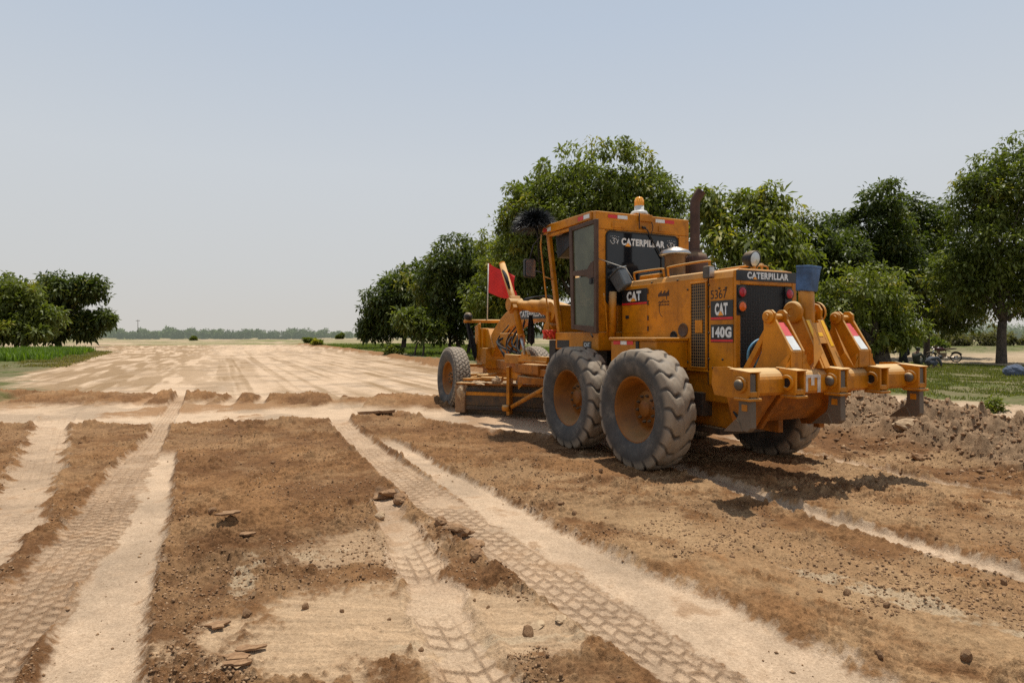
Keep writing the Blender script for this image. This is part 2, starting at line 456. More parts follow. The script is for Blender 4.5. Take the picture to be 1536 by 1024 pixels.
        amt = {'tread': .80, 'smooth': 1, 'tread2': .75, 'leftsmooth': 1, 'lefttread': .72, 'farleft': .85, 'wheel': 1, 'wheelright': .9}[nm]
        tr_light[zi] = np.maximum(tr_light[zi]*(1-ins), ins*amt)
        groove[zi] = groove[zi]*(1-ins)+g*ins
    pk_k = pk*keep; scr_k = scr*keep
    Lk = L*keep*(1-.75*pk_k)*(1-.5*scr_k)
    # heights of the loose soil
    c0 = np.zeros(n); c1 = np.zeros(n); c2 = np.zeros(n); c3 = np.zeros(n)
    zi = np.where((D < 26) & (L > .02))[0]
    cl = fbm(x*2.2, y*2.2, 3, 55)
    c0[zi] = clods(x[zi], y[zi], .024, .7, 151); c1[zi] = clods(x[zi], y[zi], .050, .75, 101); c2[zi] = clods(x[zi], y[zi], .125, .45, 201)
    c3[zi] = clods(x[zi], y[zi], .30, .22, 301)
    mach = 1-np.exp(-((a-1.2)/2.6)**4)*np.exp(-(b/1.7)**6)*.6
    hs = .008+.030*(n1-.35)+.020*(n2-.5)+.012*(n3-.5)+.020*c0+.046*c1*(.40+.60*sst(.4, .62, cl))+.125*c2*.62*sst(.46, .66, cl)+.30*c3*.26*sst(.53, .66, cl)
    Lh = L*keeph*(1-.75*pk)*(1-.5*scr)
    h += Lh*hs*mach + hb*near + keeph*L*.005
    # thin plough-like streaks in scraped clay
    h += (pk_k*.010+scr_k*.005)*(fbm(x*4, y*55, 3, 66)-.5)
    stm0 = sst(.48, .62, fbm(x*.55, y*.9, 4, 113)*.75+n2*.25)*sst(16, 14, y)*sst(1.5, -3.5, x)
    h += berm*keeph*(.17+.14*(n1-.5)+.10*(n2-.5))
    h += (1-L)*(n1-.5)*.03*sst(9, 12, y)+ (1-L)*(n2-.5)*.006+(1-L)*stm0*.035*(.4+n2)*keeph
    # soil ridge thrown up along the strip edge
    er = np.exp(-((y-edge+.18+wob*.7)/.16)**2)*keeph
    h += er*(.04+.06*n2)*sst(30, 14, D)*(b > .9)
    # heap along the right side of the road, and the low bank further on
    hc = np.interp(a, [-9, -4, -1, 1.5, 4, 8, 14, 24, 48, 107], [-3.6, -3.7, -4.0, -4.4, -5.0, -5.2, -4.9, -4.9, -6.9, -8.4])
    hw = np.interp(a, [-9, 1, 5, 9, 24, 107], [1.0, 1.25, 1.2, .5, .6, 1.0]); hhh = np.interp(a, [-9, -4.5, -2.6, -.5, 1.2, 3.2, 7, 11, 24, 107], [.20, .26, .42, .58, .80, .70, .28, .18, .25, .3])
    wb2 = (fbm(x*.8, y*.8, 4, 71)-.5)
    q = (b-hc+wb2*1.1)/hw
    heap = np.exp(-np.abs(q)**2.4)*(1 if True else 0)
    zi = np.where((heap > .03) & (D < 40))[0]
    k = np.zeros(n)
    k[zi] = .08*clods(x[zi], y[zi], .11, .8, 431)+.14*clods(x[zi], y[zi], .24, .8, 401, True)+.34*clods(x[zi], y[zi], .60, .7, 501, True)+.07*(fbm(x[zi]*14, y[zi]*14, 3, 81)-.5)
    h += heap*hhh*(.75+.6*wb2)*np.where(D < 300, 1, 0) + k*sst(.05, .5, heap)*1.1
    # ---------------------------------------------------------------- colour
    loosec = C_LOOSE2[None]*(1-sst(.3, .7, n1*.6+n2*.4))[:, None]+C_LOOSE[None]*sst(.3, .7, n1*.6+n2*.4)[:, None]
    dm = sst(.46, .66, fbm(x*1.0+2, y*1.5, 4, 111)*.7+n2*.3)*(.30+.42*sst(-1.5, 1.5, x))
    loosec = loosec*(1-dm)[:, None]+(C_COMP2*.98)[None]*dm[:, None]
    loosec = loosec*(.66+.62*n3)[:, None]*(.85+.3*fbm(x*.45, y*.7, 3, 99))[:, None]
    st = fbm(a*.22, b*1.7, 4, 15); st2 = fbm(x*.35, y*1.3, 4, 16); st3 = fbm(x*.7+3, y*.5, 3, 18)
    ln = fbm(b*3.1+.25*wob, a*.035, 3, 17); ln2 = fbm(b*.9, a*.05+2, 3, 19)
    dk = sst(.50, .68, ln)*.65+sst(.54, .74, st)*.35+sst(.56, .72, ln2)*.6+sst(.66, .8, st2)*.15
    dk = np.clip(dk, 0, 1)*.85*sst(11.5, 15, y)*(.55+.45*sst(.3, .6, st3))
    dk = dk*(.5+.5*sst(90, 35, D))*1.15
    dk = np.maximum(dk, .9*sst(3.0, 9, b)*sst(.40, .58, st)*sst(13, 16, y))     # left side of the road is browner
    dk = np.maximum(dk, .7*sst(-2.5, -5.2, b)*sst(.38, .52, st)*sst(12, 16, a))
    comp = C_COMP[None]*(1-.30*sst(.4, .75, n1)[:, None])*(.90+.2*n2)[:, None]
    stm = sst(.48, .62, fbm(x*.55, y*.9, 4, 113)*.75+n2*.25)*sst(16.5, 15, y)*sst(1.5, -2.5, x)*.85
    comp = comp*(1-stm)[:, None]+(C_LOOSE*1.1)[None]*stm[:, None]
    comp = comp*(1-dk)[:, None]+C_COMP2[None]*.72*dk[:, None]*(.85+.3*n2)[:, None]
    col = comp*(1-L)[:, None]+loosec*L[:, None]
    col = col*(1-pk)[:, None]+C_PINK[None]*pk[:, None]*(.72+.55*fbm(x*5, y*40, 3, 67))[:, None]
    col = col*(1-scr*.65)[:, None]+C_COMP2[None]*(scr*.65)[:, None]*(.8+.4*n3)[:, None]
    col = col*(1-salt*.8)[:, None]+C_SALT[None]*(salt*.55)[:, None]
    tl = tr_light
    tcx = C_COMP[None]*(.78+.36*n2)[:, None]*(.90+.20*n3)[:, None]*(1-.22*sst(.5, .75, n1))[:, None]
    col = col*(1-tl)[:, None]+tcx*tl[:, None]
    col = col*(1-.46*groove)[:, None]+C_LOOSE2[None]*(.46*groove)[:, None]
    dirt = sst(.62, .78, n2*.6+fbm(x*2, y*2, 2, 19)*.4)*tl*.55
    col = col*(1-dirt)[:, None]+C_LOOSE[None]*dirt[:, None]
    # heap and bank soil: greyer
    hp = sst(.12, .4, heap)
    hcx = C_GREY[None]*(.70+.6*fbm(x*5, y*5, 3, 72))[:, None]
    near_h = sst(16, 9, a)
    hcx = hcx*near_h[:, None]+(C_LOOSE*.95)[None]*(1-near_h)[:, None]
    col = col*(1-hp)[:, None]+hcx*hp[:, None]
    # beyond the road
    out_r = sst(.4, -.4, b-(hc-hw*1.15)+wb2*1.5)
    leftedge = np.interp(a, [-20, 0, 12, 20, 33, 64, 75, 130, 400], [9, 9.5, 10.4, 12, 13.2, 15.2, 17, 26, 60])
    out_l = sst(-.5, .7, b-leftedge+wob*2.4)
    far = sst(106, 120, a+wob*10)
    fn = fbm(x*.05, y*.25, 4, 25); fn2 = fbm(x*.5, y*.9, 4, 26)
    gl = sst(.34, .60, fn2*.65+n2*.35)
    dry = C_COMP[None]*.88*(.8+.35*n2)[:, None]
    grass = C_GRASS[None]*(.75+.6*n2)[:, None]*(1-.5*gl)[:, None]+(C_FIELD*.62)[None]*(.5*gl)[:, None]
    field = C_FIELD[None]*(.70+.6*fbm(x*.6, y*1.1, 4, 27))[:, None]
    # right verge: pale dry earth beside the heap, then grass, then ploughed field
    g0 = sst(-9.4, -11.2, b+wob*2.5) ; g0 = np.maximum(g0, sst(14, 20, a)*.95)
    gr = sst(-31.5, -30, -(-b)) if False else sst(-30.5, -32.5, b+wob*2+.25*np.maximum(a-13, 0)*0)
    rcol = dry*(1-g0)[:, None]+grass*g0[:, None]
    gr2 = np.maximum(gr*sst(32, 20, a), sst(98, 112, a))
    rcol = rcol*(1-gr2)[:, None]+field*gr2[:, None]
    col = col*(1-out_r)[:, None]+rcol*out_r[:, None]
    lcol = grass*.9
    vl = sst(1.2, 0, b-leftedge-.2)*.0
    lfar = sst(62, 72, a+wob*4)
    lcol = lcol*(1-lfar)[:, None]+field*lfar[:, None]
    col = col*(1-out_l)[:, None]+lcol*out_l[:, None]
    strip = sst(.45, .53, fn)*.85
    fcol = field*(1-strip)[:, None]+(np.array((.17, .18, .058))[None]*(.8+.4*n2)[:, None])*strip[:, None]
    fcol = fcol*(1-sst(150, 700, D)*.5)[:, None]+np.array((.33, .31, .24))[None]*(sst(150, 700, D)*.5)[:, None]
    fa = np.maximum(far, sst(125, 150, D))
    col = col*(1-fa)[:, None]+fcol*fa[:, None]
    outm = np.maximum(out_r, out_l)
    zi = np.where((outm > .05) & (D < 120))[0]
    hr = np.zeros(n); hr[zi] = (fbm(x[zi]*1.2, y[zi]*1.2, 4, 44)-.4)*.16
    h += outm*hr*(1-hp)
    return h, np.clip(col, .004, .9)

def ground_h(x, y):
    return float(ground_eval(np.array([float(x)]), np.array([float(y)]))[0][0])

# rows get coarser with distance, columns fan outwards: one sheet out to the horizon
fpx = 613*CAM_H
vv = np.concatenate([np.linspace(760, 420, 120, endpoint=False), np.linspace(420, 210, 340, endpoint=False), np.linspace(210, 60, 580, endpoint=False), np.linspace(60, 18, 120, endpoint=False)])
Yr = np.concatenate([[-30, -8, -2, .3, .8], fpx/vv, np.geomspace(fpx/18, 5000, 70)])
tt = np.concatenate([np.linspace(-3.2, -1.15, 40, endpoint=False), np.linspace(-1.15, -.86, 70, endpoint=False), np.linspace(-.86, .86, 1250, endpoint=False), np.linspace(.86, 1.15, 70, endpoint=False), np.linspace(1.15, 3.2, 41)])
YY, TT = np.meshgrid(Yr, tt, indexing='ij')
XX = TT*np.maximum(np.abs(YY), 1.2)+0*YY
gx, gy = XX.ravel(), YY.ravel()
gh, gcol = ground_eval(gx, gy)
nr, ncl = YY.shape
idx = np.arange(nr*ncl).reshape(nr, ncl)
gf = np.stack([idx[:-1, :-1], idx[:-1, 1:], idx[1:, 1:], idx[1:, :-1]], -1).reshape(-1, 4)

def ground_mat():
    m, nt, b = new_mat('dry_earth')
    at = N(nt, 'ShaderNodeAttribute'); at.attribute_name = 'Col'
    n1 = noise(nt, 60, 5, .75); n2 = noise(nt, 9, 5, .7)
    c = mixc(nt, ramp(nt, n1, .25, .75), mixc(nt, 1.0, at.outputs['Color'], (.70, .68, .66), 'MULTIPLY'), mixc(nt, 1.0, at.outputs['Color'], (1.16, 1.17, 1.18), 'MULTIPLY'))
    c = mixc(nt, math_n(nt, 'MULTIPLY', ramp(nt, n2, .35, .7), .25), c, mixc(nt, 1.0, c, (.72, .66, .6), 'MULTIPLY'))
    n3_ = noise(nt, 140, 3, .6)
    c = mixc(nt, math_n(nt, 'MULTIPLY', ramp(nt, n3_, .56, .68), .55), c, mixc(nt, 1.0, c, (.42, .36, .30), 'MULTIPLY'))  # dark specks paint the shade of small pits and crevices into the soil
    c = mixc(nt, math_n(nt, 'MULTIPLY', ramp(nt, n3_, .42, .32), .4), c, mixc(nt, 1.0, c, (1.35, 1.36, 1.38), 'MULTIPLY'))
    nt.links.new(c, b.inputs['Base Color']); b.inputs['Roughness'].default_value = .95
    b.inputs['Specular IOR Level'].default_value = .15
    bump(nt, b, n1, .8, .018)
    return m
M['ground'] = ground_mat()
ground = np_mesh('ground', np.stack([gx, gy, gh], -1), gf, M['ground'], cols=gcol, smooth=True)
tag(ground, kind='structure')

# fast height lookup for things that stand on the ground
def gz(x, y): return ground_h(x, y)
def gzs(x, y): return ground_eval(np.asarray(x, float), np.asarray(y, float))[0]
# ------------------------------------------------------------------ lettering
def lettering(name, s, mat, parent, origin, xdir, up, height, width=None, bold=.0, thick=.003, shear=0):
    """flat raised letters: origin = lower left corner, fitted to height (and width)"""
    cu = bpy.data.curves.new('tmp', 'FONT'); cu.body = s; cu.size = 1; cu.offset = bold; cu.extrude = 0; cu.shear = shear
    cu.space_character = 1.0+bold*2.5
    t = bpy.data.objects.new('tmp', cu); COL.objects.link(t)
    dg = bpy.context.evaluated_depsgraph_get(); dg.update()
    me = bpy.data.meshes.new_from_object(t.evaluated_get(dg))
    bpy.data.objects.remove(t); bpy.data.curves.remove(cu)
    co = np.empty(len(me.vertices)*3); me.vertices.foreach_get('co', co); co = co.reshape(-1, 3)
    mn, mxx = co.min(0), co.max(0)
    sy = height/(mxx[1]-mn[1]); sxx = sy if width is None else width/(mxx[0]-mn[0])
    X = Vector(xdir).normalized(); U = Vector(up).normalized(); Nn = X.cross(U); o0 = Vector(origin)
    P = np.array(o0)[None]+((co[:, :1]-mn[0])*sxx)*np.array(X)[None]+((co[:, 1:2]-mn[1])*sy)*np.array(U)[None]+thick*np.array(Nn)[None]
    me.vertices.foreach_set('co', P.astype(np.float32).ravel()); me.update(); me.name = name
    me.materials.clear(); me.materials.append(mat)
    o = bpy.data.objects.new(name, me); COL.objects.link(o); o.parent = parent
    return o

LX, LU = (-1, 0, 0), (0, 0, 1)       # reading direction on left-hand faces
RX = (0, -1, 0)                      # reading direction on rear faces
def tri_plate(name, parent, pts, mat):
    m = MB(); m.add(pts, [tuple(range(len(pts)))]); return m.build(name, mat, parent, fixn=False)

def cat_decal(parent, x, y, z0, z1, w, face='left', red=True, label=None, bold=.055):
    """black plate with white lettering, orange triangle and red bar; x,y = plate's left edge as read"""
    m = MB(); t = .004
    if face == 'left':
        m.box(x-w, x, y, y+t, z0, z1); P = lambda u, v, k: (x-u, y+k, v); X = LX
    pl = m.build('decal', M['decal_black'], parent)
    if label: pl['label'] = label
    H = z1-z0
    if red:
        tri_plate('red_bar', pl, [P(.0, z0+.02*H, t+.002), P(w, z0+.02*H, t+.002), P(w, z0+.14*H, t+.002), P(0, z0+.14*H, t+.002)], M['red'])
    lettering('lettering', 'CAT', M['white'], pl, P(w*.20, z0+H*.24, t), X, LU, H*.64, w*.58, bold)
    c = w*.47
    tri_plate('triangle', pl, [P(c-w*.13, z0+H*.22, t+.006), P(c+w*.13, z0+H*.22, t+.006), P(c, z0+H*.47, t+.006)], M['tri'])
    return pl

def strip_tape(name, parent, quads):
    """quads: list of (material key, 4 points) sharing one part; first quad is the part, the rest are sub-parts"""
    first = None
    for k, pts in quads:
        o = tri_plate(name if first is None else 'tape_panel', first or parent, pts, M[k])
        if first is None: first = o
    return first

# ------------------------------------------------------------------ wheels
def tyre_mesh(name, parent, Rt, hw, bead, kind, nth=336):
    prof = [(-hw*.62, bead), (-hw*.80, bead+.015), (-hw*.97, bead+(Rt-bead)*.30), (-hw*1.03, bead+(Rt-bead)*.52), (-hw*.99, bead+(Rt-bead)*.72), (-hw*.93, Rt-.055)]
    shoulder = [(-hw*.86, Rt-.022)]
    tread = [(-hw*.78+i*(hw*1.56)/16, Rt-.010*abs(-1+i/8)**2*1.2) for i in range(17)]
    pts = prof+shoulder+tread+[(-a, b) for a, b in (prof+shoulder)[::-1]]
    # densify
    P = []
    for (a, b), (c, d) in zip(pts[:-1], pts[1:]):
        for k in range(2): P.append((a+(c-a)*k/2, b+(d-b)*k/2))
    P.append(pts[-1]); P = np.array(P)
    th = np.linspace(0, 2*np.pi, nth, endpoint=False)
    T, A = np.meshgrid(th, P[:, 0], indexing='ij'); _, B = np.meshgrid(th, P[:, 1], indexing='ij')
    q = A/hw
    zone = sst(Rt-.13, Rt-.055, B)
    if kind == 'lug':
        n = 19
        ph = np.where(q > 0, 0, .5)
        f = (T/(2*np.pi)*n+ph+.55*np.abs(q)**1.2+.10*np.sin(q*9))
        f = f-np.floor(f)
        g = sst(.74, .82, f)*sst(1.0, .92, f)*sst(.03, .34, np.abs(q))
        # rounded, worn shoulders of the lugs
        worn = .010*np.sin(np.clip(f/.7, 0, 1)*np.pi)
        d = -.021*g*zone+worn*.7*zone-.006*zone
    else:
        n = 40
        row = np.floor((q*.5+.5)*5.2); fr = (q*.5+.5)*5.2-row
        f = T/(2*np.pi)*n+.5*np.mod(row, 2)+.35*(fr-.5)*np.where(np.mod(row, 2) == 0, 1, -1); f = f-np.floor(f)
        g = np.maximum(sst(.80, .90, f), sst(.86, .94, fr)*.9)
        d = -.020*g*zone
    Bd = B+d
    Bd += (vn(T*14, A*30, 3)-.5)*.006*zone
    X = Bd*np.cos(T); Z = Bd*np.sin(T)
    V = np.stack([X, A, Z], -1).reshape(-1, 3)
    m = len(P); idx = np.arange(nth*m).reshape(nth, m); i2 = np.roll(idx, -1, 0)
    F = np.stack([idx[:, :-1], idx[:, 1:], i2[:, 1:], i2[:, :-1]], -1).reshape(-1, 4)
    dust = (zone*(1-g)*.9).reshape(-1); soil = np.clip(g*zone+sst(.2, .0, np.abs(B-bead))*0, 0, 1).reshape(-1)  # soil masks the grooves for dirt and painted groove shade
    cols = np.stack([dust, soil, dust*0], -1)
    return np_mesh(name, V, F, M['tyre'], parent, cols, smooth=True)

def wheel(root, name, x, y, side, Rt, hw, rim_r, kind, lean=0, label=None):
    wr = empty(name, (x, y, Rt-.012)); wr.parent = root
    wr.rotation_euler = (lean, random.uniform(0, 6.28), 0)
    if label: wr['label'] = label
    tyre_mesh('tyre', wr, Rt, hw, rim_r-.005, kind)
    s = side
    rim = MB()
    if kind == 'lug':
        prof = [(rim_r+.018, s*hw*.66), (rim_r+.022, s*hw*.73), (rim_r+.004, s*hw*.76), (rim_r-.020, s*hw*.70), (rim_r-.028, s*hw*.58), (rim_r-.060, s*hw*.50), (rim_r-.070, -s*hw*.30), (.225, -s*hw*.40), (.212, -s*hw*.25), (.205, -s*hw*.16), (.105, -s*hw*.16), (.10, s*hw*.0), (.085, s*hw*.06), (0, s*hw*.06)]
    else:
        prof = [(rim_r+.015, s*hw*.66), (rim_r+.018, s*hw*.74), (rim_r-.015, s*hw*.74), (rim_r-.03, s*hw*.5), (rim_r-.05, s*hw*.1), (.16, -s*hw*.05), (.13, s*hw*.25), (.11, s*hw*.32), (0, s*hw*.34)]
    prof2 = [(rim_r-.02, -s*hw*.75), (rim_r-.1, -s*hw*.7), (.2, -s*hw*.6), (0, -s*hw*.6)]
    rim.lathe(prof, (0, 0, 0), (0, 1, 0), 48); rim.lathe(prof2, (0, 0, 0), (0, 1, 0), 32)
    rim.lathe([(rim_r-.012, -s*hw*.75), (rim_r-.012, s*hw*.70)], (0, 0, 0), (0, 1, 0), 48)
    ro = rim.build('rim', M['rim'], wr)
    nb = 10 if kind == 'lug' else 8
    for k in range(nb):
        a = 2*math.pi*k/nb; rr = .155 if kind == 'lug' else .10
        b = MB(); c = (rr*math.cos(a), s*hw*(-.17 if kind == 'lug' else .28), rr*math.sin(a))
        b.lathe([(0, 0), (.019, 0), (.019, s*.022), (.011, s*.024), (.010, s*.04), (0, s*.04)], c, (0, 1, 0), 6, False)
        b.build('bolt', M['dark_iron'], wr)
    return wr

# ================================================================== motor grader
M['rim'] = paint_mat('rim_paint', (.24, .080, .005), .5, .2, chips=.6, low_dirt_shade=.22)  # darker than the body yellow: shade inside the dish is painted in
G = empty('motor_grader', (MX, MY, 0), math.pi/2+YAW)
tag(G, 'big dusty yellow motor grader with enclosed cab and rear ripper on the dirt road', 'motor grader')
Y1, Y2, K = M['yellow'], M['yellow2'], M['black']

for s, nm in ((1, 'near'), (-1, 'far')):
    for x in (-.7615, .7615):
        wheel(G, 'rear_wheel', x, s*1.03, s, .715, .20, .385, 'lug')
for s in (1, -1):
    wheel(G, 'front_wheel', 5.92, s*.985, s, .67, .175, .355, 'block', lean=R(-2))

# --- chassis, tandems, axle
m = MB(); m.box(-1.60, 1.25, -.40, .40, .80, 1.14).box(-1.45, .9, -.30, .30, .50, .80)
m.box(-1.66, -1.2, -.47, .47, 1.0, 1.155)
m.build('rear_frame', Y2, G, .015)
m = MB(); m.box(-1.3, .7, -.36, .36, .42, .50).box(-1.1, -.6, -.45, .45, .62, .9); m.build('belly_guard', M['dark_iron'], G, .01)
for s in (1, -1):
    m = MB(); poly = [(-1.02, .55), (-.85, .42), (.85, .42), (1.02, .55), (1.02, .85), (.85, .97), (-.85, .97), (-1.02, .85)]
    m.prism(poly, 'y', s*.60, s*.80); m.lathe([(0, 0), (.22, 0), (.22, .30), (0, .30)], (0, s*.40, .72), (0, s, 0), 24, False)
    m.build('tandem_case', Y2, G, .02)

# --- engine hood
hw_ = .475
m = MB()
prof = [(-hw_, 1.15), (hw_, 1.15), (hw_, 2.24), (hw_-.035, 2.305), (hw_-.10, 2.325), (-hw_+.10, 2.325), (-hw_+.035, 2.305), (-hw_, 2.24)]
m.prism(prof, 'x', -1.215, .46)
hood = m.build('engine_hood', Y1, G, .012)
# radiator surround behind a seam, a touch lower
prof = [(-hw_, 1.0), (hw_, 1.0), (hw_, 2.21), (hw_-.035, 2.29), (hw_-.10, 2.315), (-hw_+.10, 2.315), (-hw_+.035, 2.29), (-hw_, 2.21)]
m = MB(); m.prism(prof, 'x', -1.60, -1.225)
rad = m.build('radiator_housing', Y1, G, .014)
# rear rim around grille
m = MB()
m.box(-1.640, -1.598, .40, hw_-.001, 1.0, 2.29).box(-1.640, -1.598, -hw_+.001, -.40, 1.0, 2.29).box(-1.640, -1.598, -.40, .40, 2.13, 2.302).box(-1.640, -1.598, -.40, .40, 1.0, 1.16)
m.build('radiator_frame', Y1, rad, .012)
m = MB(); m.box(-1.618, -1.604, -.40, .40, 1.16, 2.13); gr = m.build('rear_grille', M['mesh_rear'], G)
gr['label'] = 'black honeycomb radiator grille at the rear'
m = MB(); m.box(-1.648, -1.641, -.463, .470, 2.172, 2.288); np_ = m.build('name_plate', M['decal_black'], G, .004)
lettering('lettering', 'CATERPILLAR', M['white'], np_, (-1.648, .315, 2.196), RX, LU, .076, .64, .05)
tri_plate('triangle', np_, [(-1.655, .235, 2.19), (-1.655, .165, 2.19), (-1.655, .20, 2.222)], M['tri'])
# lamp panels
for s in (1, -1):
    m = MB(); m.box(-1.640, -1.622, s*.395, s*.285, 1.80, 2.125) if s < 0 else m.box(-1.6455, -1.636, .465, .325, 1.80, 2.125)
    if s > 0: m.box(-1.6455, -1.636, .465, .325, 1.79, 1.80)
    lp = m.build('lamp_panel', M['black'], G, .004)
    yc = .395 if s > 0 else -.34
    xb = -1.646 if s > 0 else -1.64
    for zc, mk in ((2.045, 'lamp_red'), (1.885, 'lamp_orange')):
        b = MB(); b.lathe([(.062, 0), (.064, .018), (.054, .020)], (xb, yc, zc), (-1, 0, 0), 24); b.build('lamp_ring', M['black'], lp)
        b = MB(); b.lathe([(.055, .012), (.050, .022), (.03, .030), (0, .033)], (xb, yc, zc), (-1, 0, 0), 24); b.build('lamp_lens', M[mk], lp)

# side grille
m = MB(); m.box(-1.195, -.945, .472, .482, 1.20, 2.185); sg = m.build('side_grille', M['mesh_side'], G)
m = MB()
for a in ((-1.21, -1.19, 1.19, 2.20), (-.95, -.93, 1.19, 2.20), (-1.19, -.95, 1.185, 1.205), (-1.19, -.95, 2.18, 2.20)):
    m.box(a[0], a[1], .470, .494, a[2], a[3])
m.build('grille_frame', Y1, sg, .004)
m = MB(); m.box(-1.14, -1.02, .483, .492, 1.60, 1.75); m.build('patch_plate', Y1, sg, .002)
m = MB(); m.box(-1.225, .46, .468, .478, 1.15, 1.165).box(-.93, .1, .47, .478, 1.16, 1.17); m.build('hood_sill', Y2, hood)
# service door in front of the grille with handle and hinge strip
m = MB(); m.box(-.115, .43, .470, .484, 1.60, 2.20); sd_ = m.build('service_door', Y1, G, .006)
m = MB(); m.box(.28, .35, .484, .496, 1.80, 1.845); m.build('latch', K, sd_, .003)
for z in (1.66, 1.80, 2.0, 2.15):
    m = MB(); m.box(-.135, -.120, .474, .490, z-.03, z+.03); m.build('hinge', M['frame_brown'], sd_)
cat_decal(sd_, .432, .4845, 1.985, 2.195, .545, label='black decal with white letters, orange triangle and red bar')
cat_decal(G, -1.268, .476, 1.745, 1.962, .335, label='square black decal with white letters near the rear corner')
m = MB(); m.box(-1.606, -1.268, .476, .480, 1.492, 1.692); dd = m.build('model_decal', M['decal_black'], G)
tri_plate('red_bar', dd, [(-1.268, .482, 1.500), (-1.606, .482, 1.500), (-1.606, .482, 1.524), (-1.268, .482, 1.524)], M['red'])
lettering('lettering', '140G', M['white'], dd, (-1.290, .480, 1.545), LX, LU, .122, .296, .055)
lettering('painted_number', '5367', M['black'], G, (-1.262, .4755, 1.985), LX, LU, .10, .25, .0, .002)
# small painted script on the hood side
m = MB()
random.seed(3)
for k in range(9):
    x = -.33-k*.024; m.box(x-.020, x, .4755, .4775, 2.075, 2.075+.03+.035*((k*7) % 3)/2)
m.box(-.54, -.33, .4755, .4772, 2.066, 2.078); m.box(-.50, -.488, .4755, .4775, 2.02, 2.115)
for r_ in range(2):
    for k in range(12):
        x = -.33-k*.018; m.box(x-.012, x, .4755, .4772, 1.985-r_*.035, 1.985-r_*.035+.012+.006*(k*5 % 3))
m.build('painted_script', M['rust'], G)
# round ports
for (x, z, r1, mk) in ((-.63, 1.565, .05, 'black'), (-.80, 1.635, .072, 'frame_brown')):
    b = MB(); b.lathe([(r1+.012, 0), (r1+.010, .012), (r1, .012), (r1*.9, .004), (0, .004)], (x, .474, z), (0, 1, 0), 24); b.build('port', M[mk], hood)
b = MB(); b.tube([(-.45+.10*math.cos(t), .4765, 1.91+.11*math.sin(t)) for t in np.linspace(-1.2, 1.6, 12)], .004, 5); b.build('scuff', M['frame_brown'], hood)
# bolts along panel edges
m = MB()
for x, z in ((-.88, 1.25), (-.88, 2.12), (-1.235, 2.15), (-1.235, 1.9), (-1.235, 1.6), (-1.235, 1.3), (-1.4, 2.1), (-1.5, 2.1), (-1.45, 1.30), (-1.3, 1.2), (-1.55, 1.2), (-.2, 2.26), (-.7, 2.25), (.3, 2.25)):
    m = MB(); m.lathe([(0, 0), (.014, 0), (.012, .01), (0, .012)], (x, .475, z), (0, 1, 0), 8)
    m.build('panel_bolt', M['dark_iron'], hood)
m = MB(); m.box(-1.224, -1.216, .4700, .4765, 1.0, 2.25); m.build('panel_seam', M['black'], hood)

# hood top: rails, pre-cleaner, muffler, pipe, lamps
for pts in ([(.26, .40, 2.325), (.25, .42, 2.40), (.20, .42, 2.432), (-.31, .42, 2.428), (-.36, .42, 2.40), (-.37, .41, 2.32)], [(-.45, .41, 2.32), (-.455, .42, 2.40), (-.50, .42, 2.435), (-1.13, .42, 2.44), (-1.18, .42, 2.41), (-1.19, .41, 2.32)], [(-.45, -.41, 2.32), (-.455, -.42, 2.40), (-.50, -.42, 2.435), (-1.13, -.42, 2.44), (-1.18, -.42, 2.41), (-1.19, -.41, 2.32)]):
    b = MB(); b.tube(catmull(pts, 5), .014, 8); b.build('hand_rail', Y2, G)
m = MB(); m.box(-.15, .30, -.22, .30, 2.326, 2.40); m.build('hood_step', Y1, G, .02)
b = MB(); b.lathe([(.135, 2.32), (.135, 2.60), (.16, 2.615), (.16, 2.63)], (-.28, .16, 0), (0, 0, 1), 28); pc = b.build('air_precleaner', M['smoke'], G)
b = MB(); b.lathe([(.15, 2.62), (.205, 2.625), (.21, 2.64), (.17, 2.685), (.10, 2.705), (.095, 2.715), (0, 2.72)], (-.28, .16, 0), (0, 0, 1), 32); b.build('precleaner_cap', M['chrome'], pc)
b = MB(); b.lathe([(.17, 2.325), (.17, 2.60), (.15, 2.66), (.095, 2.68), (.092, 2.72)], (-.20, -.25, 0), (0, 0, 1), 24); mf = b.build('muffler', M['rust'], G)
b = MB(); b.tube([(-.20, -.25, 2.66), (-.20, -.25, 2.9), (-.20, -.25, 3.30), (-.202, -.252, 3.38), (-.225, -.275, 3.45), (-.26, -.31, 3.52)], [.066, .064, .064, .064, .066, .068], 18, False)
pp = b.build('exhaust_pipe', M['rust'], mf)
b = MB(); b.tube([(-.222, -.272, 3.44), (-.2605, -.3105, 3.521)], [.060, .0635], 18, True); b.build('pipe_mouth', M['decal_black'], pp)
# rear work lamp on top
b = MB(); c0 = (-1.42, -.02, 2.455); ax = Vector((-.85, -.1, -.12)).normalized()
b.lathe([(0, -.13), (.04, -.125), (.075, -.09), (.092, -.04), (.098, .01), (.098, .03), (.088, .034)], c0, ax, 28); wl = b.build('work_lamp', K, G)
b = MB(); b.lathe([(.088, .028), (.06, .036), (0, .042)], c0, ax, 28); b.build('lamp_lens', M['chrome'], wl)
b = MB(); b.cyl((-1.42, -.02, 2.31), (-1.42, -.02, 2.37), .03); b.box(-1.47, -1.37, -.16, .13, 2.315, 2.33); b.build('lamp_bracket', Y2, wl)
b = MB(); b.tube(catmull([(-1.40, -.1, 2.33), (-1.40, -.12, 2.38), (-1.40, -.26, 2.38), (-1.40, -.28, 2.33)], 4), .01, 6); b.build('lifting_eye', Y2, G)
# side lamps on the hood corner
m = MB(); m.box(-1.33, -1.23, .478, .57, 2.22, 2.36); sl_ = m.build('side_lamp', M['steel'], G, .012)
m = MB(); m.box(-1.334, -1.330, .488, .56, 2.235, 2.345); m.build('lamp_lens', M['chrome'], sl_, .003)

